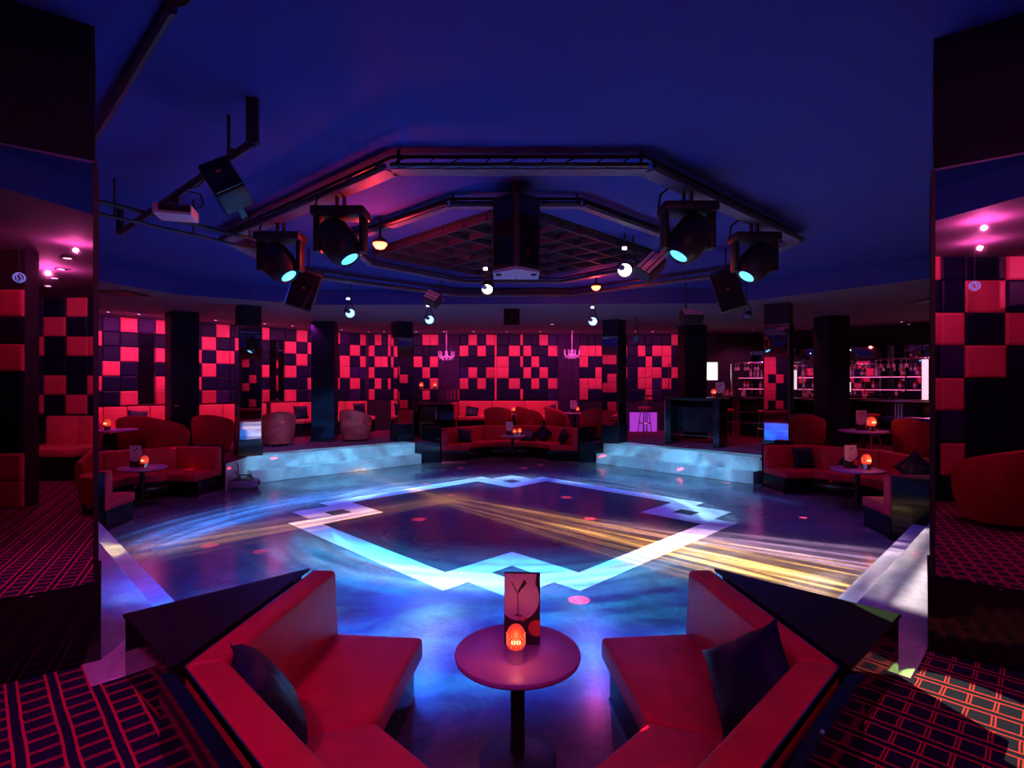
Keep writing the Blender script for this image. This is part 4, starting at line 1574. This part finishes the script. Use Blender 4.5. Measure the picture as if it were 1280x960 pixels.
M_rig = mat('rig_black_steel', (0.012, 0.012, 0.028), 0.4)
M_tray = mat('rig_grey_tray', (0.10, 0.10, 0.18), 0.5, var=0.3, vscale=12)
OCT1 = [(-1.0, 4.55), (1.12, 4.55), (3.55, 6.80), (3.55, 8.9), (1.15, 11.0), (-1.1, 11.0), (-3.55, 8.9), (-3.55, 6.78)]
OCT2 = [(-0.63, 5.55), (0.70, 5.55), (2.15, 6.95), (2.15, 8.3), (0.9, 9.7), (-0.9, 9.7), (-2.15, 8.3), (-2.15, 6.95)]
truss('lighting_truss', 'large octagonal black lighting truss hung under the blue ceiling', OCT1, ZT, hang=[(-0.95, 4.55), (1.08, 4.55), (3.4, 6.7), (-3.4, 6.7), (3.4, 9.0), (-3.4, 9.0)])
truss('lighting_truss', 'smaller octagonal truss around the ceiling grille inside the large one', OCT2, 3.83, 0.10, 0.06, hang=[(-0.6, 5.55), (0.66, 5.55), (2.1, 7.0), (-2.1, 7.0), (2.1, 8.3), (-2.1, 8.3)])

# ceiling grille: diamond lattice of slats under a dark void
t = thing('ceiling_grille', 'dark square lattice grille in the middle of the ceiling', 'grille', (0, 7.85, ZC), R(45))
box('void_panel', (0, 0, -0.012), (2.9, 2.9, 0.012), M_void, t)
for k in range(8):
    p = -1.4 + 2.8 * k / 7
    box('slat', (p, 0, -0.060), (0.022, 2.85, 0.08), M_grille, t)
    box('slat', (0, p, -0.060), (2.85, 0.022, 0.075), M_grille, t)

# central hanging speaker
t = thing('hanging_speaker', 'big two-sided speaker with pale base hanging from a pole in the middle of the rig', 'speaker', (0.04, 5.30, 3.06))
W2 = 0.225
pts5 = [(0, -0.30), (W2, -0.10), (W2, 0.22), (-W2, 0.22), (-W2, -0.10)]
prism('cabinet', pts5, 0.03, 0.72, M_blackm, t)
prism('bottom_plate', [(x * 0.995, y * 0.995) for x, y in pts5], 0.0, 0.028, mat('pale_blue_plate', (0.45, 0.47, 0.62), 0.5), t)
for s in (-1, 1):
    q = box('grille_panel', (0, 0, 0), (0.27, 0.012, 0.62), M_black, t)
    q.matrix_local = Matrix.Translation((s * W2 / 2, -0.207, 0.375)) @ Matrix.Rotation(s * math.atan2(0.20, W2), 4, 'Z')
    box('bracket', (s * 0.17, -0.04, -0.006), (0.05, 0.05, 0.012), M_blackm, t)
box('ridge_bar', (0, -0.30, 0.37), (0.05, 0.03, 0.66), M_blackm, t)
cyl('pole', (0, -0.05, 0.70), (0, -0.05, 0.88), 0.03, M_blackm, t)
tube('chain', [(0, -0.05, 0.0), (0, -0.05, -0.09)], 0.004, M_chrome, t)


# moving heads
def moving_head(label, rail, aim):
    x, y = rail
    t = thing('moving_head_light', label, 'stage light', (x, y, ZT - 0.04))
    for s in (-1, 1):
        box('clamp', (s * 0.035, 0, -0.06), (0.02, 0.05, 0.14), M_rig, t)
    box('base', (0, 0, -0.15), (0.50, 0.28, 0.09), M_blackm, t, bevel=0.02, seg=2)
    for s in (-1, 1):
        box('yoke_arm', (s * 0.215, 0, -0.35), (0.055, 0.14, 0.34), M_blackm, t, bevel=0.015, seg=2)
    hc = Vector((0, 0, -0.45))
    d = (Vector(aim) - (Vector((x, y, ZT - 0.04)) + hc)).normalized()
    q = d.to_track_quat('Z', 'Y').to_matrix().to_4x4()
    M = Matrix.Translation(hc) @ q
    h = lathe('head', [(0, -0.24), (0.11, -0.24), (0.16, -0.17), (0.178, -0.02), (0.16, 0.09), (0.12, 0.16), (0.10, 0.178), (0.085, 0.166)], M_blackm, t, 24, mtx=M)
    lathe('lens', [(0, 0.172), (0.05, 0.168), (0.088, 0.158)], M_lensc, h, 20, mtx=M)
    tube('power_cable', [(-0.2, 0.02, -0.15), (-0.26, 0.03, -0.12), (-0.24, 0.04, 0.0), (-0.15, 0.03, 0.07)], 0.01, M_rig, t)
    return t


moving_head('big moving head light beside the red beacon on the octagonal truss', *HEADFIX[0])
moving_head('moving head light at the corner of the truss next to the tilted speaker, beacon side', *HEADFIX[1])
moving_head('big moving head light beside the wedge-shaped flood light', *HEADFIX[2])
moving_head('moving head light at the truss corner over the bar side', *HEADFIX[3])


def hanger(t, p):
    "vertical rod from a point of a tilted fixture up to the ceiling"
    q = t.rotation_euler.to_matrix()
    a = Vector(p)
    wld = q @ a + Vector(t.location)
    top = ZC if wld.y < 11.0 and abs(wld.x) < 4 else ZL
    b = a + q.inverted() @ Vector((0, 0, top - wld.z))
    tube('hanger_rod', [a, b], 0.012, M_rig, t)


def tilted_speaker(label, loc, rot, s=(0.30, 0.26, 0.44)):
    t = thing('tilted_speaker', label, 'speaker', loc)
    t.rotation_euler = rot
    box('cabinet', (0, 0, 0), s, M_blackm, t, bevel=0.015, seg=2)
    box('grille', (0, -s[1] / 2 - 0.004, 0), (s[0] * 0.9, 0.01, s[2] * 0.9), M_black, t)
    box('badge', (0.0, -s[1] / 2 - 0.011, 0.03), (0.035, 0.004, 0.015), mat('red_badge', (0.6, 0.03, 0.05), 0.4), t)
    box('bracket', (0, s[1] / 2 + 0.05, 0.02), (0.04, 0.10, 0.30), M_rig, t)
    hanger(t, (0, s[1] / 2 + 0.06, 0.1))
    return t


tilted_speaker('tilted black speaker under the truss corner on the beacon side', P(381, 360, 7.6), (R(20), R(18), R(20)), (0.36, 0.3, 0.56))
tilted_speaker('tilted black speaker under the truss corner on the bar side', P(910, 362, 7.6), (R(18), R(-16), R(-25)), (0.36, 0.3, 0.56))
tilted_speaker('small black speaker hanging over the far nook', P(640, 396, 11.9), (R(10), 0, 0), (0.36, 0.26, 0.36))
tilted_speaker('black speaker tilted on the side pipe beside the projector', P(283, 232, 3.75), (R(-25), R(-30), R(20)), (0.20, 0.2, 0.30))

# PAR cans
def par_can(label, px, py, Y, aim, lens, r=0.085, led=True, ln=0.22, up=0.28):
    p = P(px, py, Y)
    d = (Vector(aim) - p).normalized()
    t = thing('par_light', label, 'stage light', p)
    M = d.to_track_quat('Z', 'Y').to_matrix().to_4x4()
    b = lathe('can', [(0, -ln), (r * 0.6, -ln), (r * 0.85, -ln * 0.7), (r, -0.02), (r * 1.08, 0.0), (r * 1.0, 0.005), (r * 0.94, -0.02)], M_blackm, t, 20, mtx=M)
    lathe('lens', [(0, -0.005), (r * 0.6, -0.009), (r * 0.95, -0.02)], lens, b, 18, mtx=M)
    if lens is not M_lensoff:
        bm = mb()
        pts_ = [M @ Vector((r * (-0.45 + 0.5 * math.cos(q_ * PI / 8)), r * (0.42 + 0.45 * math.sin(q_ * PI / 8)), -0.002)) for q_ in range(16)]
        bm.faces.new([bm.verts.new(p_) for p_ in pts_])
        new_obj('lens_dark_disc', bm, M_lensoff, b)  # dark disc added so the glowing lens shows only as a crescent
    bm = mb()
    add_tube(bm, [M @ Vector((r * 1.15, 0, -ln * 0.5)), Vector((0, 0, up)), M @ Vector((-r * 1.15, 0, -ln * 0.5))], 0.010, 6)
    ztop = (ZC if Y < 11 else ZL) - p.z
    add_tube(bm, [Vector((0, 0, up - 0.02)), Vector((0, 0, ztop))], 0.012, 6)
    new_obj('yoke', bm, M_rig, t)
    if led:
        box('display', (-0.02, -0.08, up * 0.95), (0.055, 0.02, 0.035), M_led, t)
    return t


CAMP = (0, 0, 1.6)
par_can('lit par can with blue-white lens nearest the tilted speaker on the beacon side', 438, 392, 10.2, (1.2, 3, 0), M_lensb)
par_can('lit par can with blue-white lens under the small wedge light', 537, 400, 10.6, (0.3, 3, 0), M_lensb)
par_can('lit par can with blue-white lens over the right end of the far nook', 741, 402, 10.6, (-0.3, 3, 0), M_lensb)
par_can('warm white par can close to the big central speaker', 609, 362, 7.4, (-0.6, 2.5, 0), M_lensw, 0.075)
par_can('bright warm white par can next to the wedge flood light', 781, 338, 7.0, (0.1, 1.5, 0.4), M_lensw, 0.09)
par_can('unlit par can hanging by the far column over the nook', 795, 424, 13.2, (1, 4, 0), M_lensoff, 0.09, False)
par_can('unlit par can under the tilted speaker on the bar side', 933, 396, 9.2, (0.5, 4, 0), M_lensoff, 0.06, False)
par_can('dark fixture on the ceiling pipe near the first mirrored column', 222, 2, 2.75, (-1.6, 5, 2.5), M_lensoff, 0.06, False, 0.2, 0.05)


def wedge(label, px, py, Y, rot, s=(0.34, 0.20, 0.24)):
    p = P(px, py, Y)
    t = thing('flood_light', label, 'stage light', p)
    t.rotation_euler = rot
    box('housing', (0, 0, 0), s, M_blackm, t, bevel=0.01, seg=1)
    for k in (-1, 0, 1):
        box('reflector_bar', (0, -s[1] / 2 - 0.006, k * s[2] * 0.3), (s[0] * 0.92, 0.01, s[2] * (0.16 if k else 0.26)), M_white, t)
    box('bracket', (0, 0.05, s[2] / 2 + 0.08), (0.03, 0.03, 0.18), M_rig, t)
    hanger(t, (0, 0.05, s[2] / 2 + 0.14))
    return t


wedge('tilted flood light with pale reflector bars right of the warm par can', 812, 334, 7.0, (R(-35), R(-42), R(20)), (0.34, 0.2, 0.24))
wedge('small silver flood light above the far nook par can', 541, 374, 9.6, (R(-35), R(25), R(-20)), (0.26, 0.2, 0.22))
wedge('flood light with blue-lit front over the dark column by the high table', 864, 396, 10.2, (R(-55), 0, R(5)), (0.38, 0.2, 0.26))


def beacon(label, loc):
    t = thing('red_beacon', label, 'lamp', loc)
    lathe('bulb', [(0, -0.075), (0.05, -0.06), (0.08, -0.02), (0.08, 0.0), (0, 0.0)], M_lensr, t, 20)
    lathe('socket', [(0, 0.0), (0.085, 0.0), (0.085, 0.03), (0.04, 0.06), (0.015, 0.07), (0.015, ZC - loc[2]), (0, ZC - loc[2])], M_rig, t, 16)
    return t


beacon('bright red beacon lamp beside the big moving head', P(475, 304, 6.3))
beacon('smaller red beacon lamp hanging over the far nook', P(745, 358, 9.6))

# side pipes with projector
PA, PB = P(316, 178, 3.7), P(150, 291, 5.9)
t = thing('ceiling_pipe', 'black side pipe carrying the projector and tilted speaker', 'pipe', PA)
tube('pipe', [(0, 0, 0), PB - PA], 0.028, M_rig, t)
box('drop_bracket', (0, 0, 0.15), (0.075, 0.05, 0.32), M_rig, t, rz=R(10))
box('end_bracket', PB - PA + Vector((0, 0, 0.13)), (0.05, 0.05, 0.28), M_rig, t)
tube('cable', [(PB - PA) * 0.1 + Vector((0, 0, 0.05)), (PB - PA) * 0.3 + Vector((0, 0, -0.06)), (PB - PA) * 0.45 + Vector((0, 0, 0.03))], 0.008, M_rig, t)
a, b = P(100, 246, 4.9), P(330, 302, 6.4)
t = thing('ceiling_pipe', 'pair of thin black pipes running from the near column to the truss corner', 'pipe', a)
tube('pipe', [(0, 0, 0), b - a], 0.022, M_rig, t)
tube('pipe', [(0, 0.02, -0.11), b - a + Vector((0, 0, -0.11))], 0.016, M_rig, t)
for k in (0.15, 0.55, 0.9):
    q = (b - a) * k
    tube('hanger', [q + Vector((0, 0, -0.11)), Vector((q.x, q.y, ZC - a.z))], 0.010, M_rig, t)
a, b = P(112, 180, 4.25), P(214, 10, 2.78)
t = thing('ceiling_pipe', 'reddish pipe crossing the ceiling above the near mirrored column', 'pipe', a)
tube('pipe', [(0, 0, 0), b - a], 0.030, mat('rig_purple_steel', (0.05, 0.015, 0.05), 0.4), t)
tube('hanger', [(b - a) * 0.5, (b - a) * 0.5 + Vector((0, 0, ZC - ((a + b) / 2).z))], 0.012, M_rig, t)
pp = P(220, 266, 4.75)
t = thing('projector', 'white video projector hanging from the black side pipe', 'projector', pp, R(18))
box('body', (0, 0, 0), (0.30, 0.26, 0.09), M_white, t, bevel=0.012, seg=2)
box('front_plate', (0.02, -0.133, 0.008), (0.24, 0.006, 0.06), M_blackm, t)
cyl('lens', (0.06, -0.13, 0.01), (0.06, -0.165, 0.01), 0.026, M_chrome, t)
box('mount', (0, 0.0, 0.09), (0.05, 0.05, 0.12), M_rig, t)
tube('cable', [(0.12, 0.05, 0.05), (0.2, 0.05, 0.10), (0.18, 0.05, 0.2), (0.0, 0.03, 0.22)], 0.006, M_rig, t)

# ------------------------------------------------------------------ chandeliers
def chandelier(label, loc):
    t = thing('chandelier', label, 'chandelier', loc)
    tube('stem', [(0, 0, 0.02), (0, 0, ZL - loc[2])], 0.006, M_crystal, t)
    lathe('hub', [(0, -0.16), (0.03, -0.12), (0.05, -0.04), (0.025, 0.03), (0.04, 0.09), (0.01, 0.13), (0, 0.13)], M_crystal, t, 12)
    for k in range(8):
        a = 2 * PI * k / 8
        ca_, sa_ = math.cos(a), math.sin(a)
        q = tube('arm', [(0.03 * ca_, 0.03 * sa_, 0.0), (0.12 * ca_, 0.12 * sa_, -0.07), (0.21 * ca_, 0.21 * sa_, -0.05), (0.24 * ca_, 0.24 * sa_, 0.02), (0.24 * ca_, 0.24 * sa_, 0.12)], 0.010, M_crystal, t, 6)
        bm = mb()
        for (r_, z_) in ((0.24, -0.02), (0.21, -0.10), (0.12, -0.13), (0.16, -0.09)):
            add_lathe(bm, [(0, -0.035), (0.014, 0.0), (0, 0.02)], 6, (r_ * ca_, r_ * sa_, z_))
        new_obj('crystal_drops', bm, M_crystal, q)
    return t


ch = chandelier('pink crystal chandelier beside the black service cabinet', P(558, 444, 16.6))
dup(ch, P(715, 442, 16.6), 0.2, 'pink crystal chandelier above the white-topped round table')

# ------------------------------------------------------------------ downlights in the low ceiling
def make_down(label, loc, m, group):
    t = thing('downlight', label, 'downlight', loc, 0, group)
    lathe('rim', [(0.055, 0.0), (0.075, -0.004), (0.08, -0.012), (0.055, -0.014), (0.05, -0.004)], M_chrome, t, 20)
    lathe('lens', [(0, -0.006), (0.052, -0.006)], m, t, 16)
    return t


dl_pink = dl_vio = None
spots = []
for px in (128, 165, 208, 258, 288, 318, 352, 388, 412, 446):            # along the diagonal wall
    p = nwp(px) + nw_n * 0.75
    spots.append((p.x, p.y, 'v' if px < 300 else 'p'))
for px in (480, 490, 520, 555, 592, 634, 675, 716, 760, 794, 816, 850):
    spots.append((P(px, 0, NY - 0.8).x, NY - 0.8, 'v' if px == 555 else 'p'))
for px, py in ((870, 419), (942, 412), (983, 418), (1127, 402), (1136, 405), (1168, 356), (690, 405)):
    q = G(px, py, ZL)
    if q.y < 17.4 and q.x < 12:
        spots.append((q.x, q.y, 'p'))
for k in range(4):                                                       # row seen in the near mirror
    q = refl((*P(60 + k * 8, 480, 9.0 - 0.66 * k)[:2], 0), MLP, MLN)
    spots.append((q.x, q.y, 'p'))
for x, y, k in spots:
    if k == 'p':
        if dl_pink is None:
            dl_pink = make_down('small pink recessed downlight in the low ceiling', (x, y, ZL), M_pinklens, 'pink downlights in the low ceiling')
        else:
            dup(dl_pink, (x, y, ZL))
    else:
        if dl_vio is None:
            dl_vio = make_down('small violet recessed downlight over the diagonal wall bench', (x, y, ZL), M_violens, 'violet downlights in the low ceiling')
        else:
            dup(dl_vio, (x, y, ZL))

# ------------------------------------------------------------------ furniture behind the camera seen in the near mirrors
def vm(px, py, Y, P0, n):
    return refl(P(px, py, Y), P0, n)


q = vm(1250, 640, 5.85, MRP, MRN)
t = dup(tub, (q.x, q.y, ZR), R(-80), 'red tub chair on lattice carpet shown in the mirrored column')
a = refl2((P(24, 0, 8.6).x, 9.3), MLP, MLN)
b = refl2((P(108, 0, 8.6).x, 9.3), MLP, MLN)
inn = (refl2((P(66, 0, 8.6).x, 8.3), MLP, MLN) - refl2((P(66, 0, 8.6).x, 9.3), MLP, MLN)).normalized()
bench('wall_bench', a, b, inn, 'red bench with black base shown in the mirrored column beside the tall red post', 1.0, 1.46, 0.95, 2)
q = vm(37, 500, 7.9, MLP, MLN)
t = thing('tall_pot', 'tall red pot with flowers shown in the mirrored column', 'pot', (q.x, q.y, ZR))
lathe('pot', [(0, 0), (0.07, 0), (0.095, 1.22), (0.08, 1.22), (0.07, 1.1), (0, 1.1)], M_red, t, 20)
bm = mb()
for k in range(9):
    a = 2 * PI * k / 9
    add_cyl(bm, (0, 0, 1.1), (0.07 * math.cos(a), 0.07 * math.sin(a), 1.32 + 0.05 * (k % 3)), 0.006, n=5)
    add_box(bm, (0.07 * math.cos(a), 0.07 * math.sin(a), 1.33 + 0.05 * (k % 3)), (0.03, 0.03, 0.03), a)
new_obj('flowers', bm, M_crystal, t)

# blue wire ball lamp high behind the camera, shown in the near mirror
q = vm(24, 347, 6.1, MLP, MLN)
t = thing('wire_ball_lamp', 'small blue glowing wire ball lamp shown in the mirrored column', 'lamp', q)
M_neon = mat('blue_neon_wire', (0.3, 0.4, 0.9), 0.4, emit=(0.25, 0.32, 1.0), es=0.5)
for k in range(5):
    rr_ = Matrix.Rotation(k * 0.63, 3, 'Z') @ Matrix.Rotation(PI / 2 - 0.5 * (k % 2), 3, 'X')
    tube('wire_ring', [rr_ @ Vector((0.055 * math.cos(a * PI / 8), 0.055 * math.sin(a * PI / 8), 0)) for a in range(17)], 0.003, M_neon, t, 5)
tube('cord', [(0, 0, 0.055), (0, 0, ZL - q.z)], 0.004, M_rig, t)

# ceiling vents
for lab, x, y in (('square vent in the low ceiling above the table with tub chairs', -7.0, 9.75), ('square vent in the low ceiling above the grey table', 8.2, 10.6)):
    t = thing('ceiling_vent', lab, 'vent', (x, y, ZL))
    box('frame', (0, 0, -0.008), (0.60, 0.60, 0.016), M_blackm, t)
    for k in range(6):
        box('slat', (0, -0.22 + k * 0.088, -0.022), (0.52, 0.05, 0.008), M_rig, t)

# drinking glass on the partition coping of the bar-side nook
q = nk('E', 1.15, 5.95)
o = lathe('water_glass', [(0, 0), (0.026, 0), (0.036, 0.13), (0.033, 0.13), (0.024, 0.008), (0, 0.008)], M_glassy, None, 16)
o.location = (6.30, 10.75, ZR)
tag(o, 'small tapered glass behind the sofa with black and blue cushions', 'glass')

# ------------------------------------------------------------------ red and pink house lights, with added wall and bar fills
RED = (1.0, 0.10, 0.40)
PINK = (1.0, 0.05, 0.60)


def wash(a, b, n, e, col=RED, d=1.3, z=3.5, tz=1.9):
    a, b, n = Vector(a), Vector(b), Vector(n)
    c = (a + b) / 2
    p = c + n * d
    o = light('wall_wash_fill', 'AREA', (p.x, p.y, z), e, col, (c.x, c.y, tz), (b - a).length, 0.12)  # unseen strip light, added to redden the tiled walls evenly
    o.data.spread = R(150)
    ux = (b - a).normalized()
    zdir = (Vector((p.x, p.y, z)) - Vector((c.x, c.y, tz))).normalized()
    xd = Vector((ux.x, ux.y, 0))
    yd = zdir.cross(xd).normalized()
    m = Matrix((xd, yd, zdir)).transposed()
    o.rotation_euler = m.to_euler()
    return o


wash(nwp(100), nwp(230), nw_n, 40)
wash(nwp(250), nwp(440), nw_n, 48)
wash((-4.5, NY), (-1.8, NY), (0, -1), 27)
wash((-1.8, NY), (2.6, NY), (0, -1), 42)
wash((2.6, NY), (5.6, NY), (0, -1), 27)
wash((-11.35, -6), (-11.35, 8), (1, 0), 110)  # added so the side tiles show red in the far mirrors
wash((13.35, -6), (13.35, 8), (-1, 0), 110)
# pink pools over the upper level
for x, y, e, col in [(-7.8, 10.8, 60, PINK), (-5.2, 14.0, 40, PINK), (0.3, 15.4, 60, RED), (6.2, 15.2, 25, PINK), (7.6, 11.2, 50, RED),
                     (9.6, 12.6, 25, (0.8, 0.05, 0.5)), (-5.6, 8.8, 25, PINK), (5.7, 8.8, 25, PINK)]:
    light('downlight_lamp', 'SPOT', (x, y, ZL - 0.05 if abs(x) > 6.7 or y > 11.3 else ZC - 0.3), e * 0.9, col, (x, y, 0), 0.03, angle=120, blend=0.8)
# house lights above and behind the camera
light('downlight_lamp', 'SPOT', (0.0, 0.9, 3.55), 26, (1.0, 0.02, 0.75), (0.0, 2.4, 0), 0.08, angle=110, blend=0.7)
light('downlight_lamp', 'SPOT', (-1.9, 0.6, 3.55), 120, PINK, (-2.2, 2.0, 0.5), 0.08, angle=90, blend=0.7)
light('downlight_lamp', 'SPOT', (2.4, 0.6, 3.55), 22, PINK, (2.4, 2.0, 0.5), 0.08, angle=90, blend=0.7)
for q, e in ((vm(60, 480, 7.6, MLP, MLN), 45), (vm(1230, 480, 5.4, MRP, MRN), 22), (vm(1225, 480, 6.2, MRP, MRN), 15)):
    light('downlight_lamp', 'POINT', (q.x, q.y, 3.55), e, RED, size=0.02)
for x_, e_ in ((1.0, 22), (3.2, 22), (5.4, 26)):
    light('bar_fill_lamp', 'SPOT', bl_loc(x_, 1.2, ZL - ZR - 0.05), e_ * 2.5, (1.0, 0.12, 0.40), bl_loc(x_, 1.6, 1.0), 0.03, angle=130, blend=0.6)  # unseen lamps added to brighten the bottles and rails
    light('bar_fill_lamp', 'SPOT', bl_loc(x_, -0.9, ZL - ZR - 0.05), e_ * 2.0, (1.0, 0.05, 0.12), bl_loc(x_, 0.0, 0.3), 0.03, angle=90, blend=0.6)
# green beam on the carpet beside the near mirrored column
light('green_beam_lamp', 'SPOT', (1.3, 6.6, 3.2), 4000, (0.5, 0.8, 0.2), (2.17, 2.40, 0.5), 0.005, angle=6, blend=0.1)
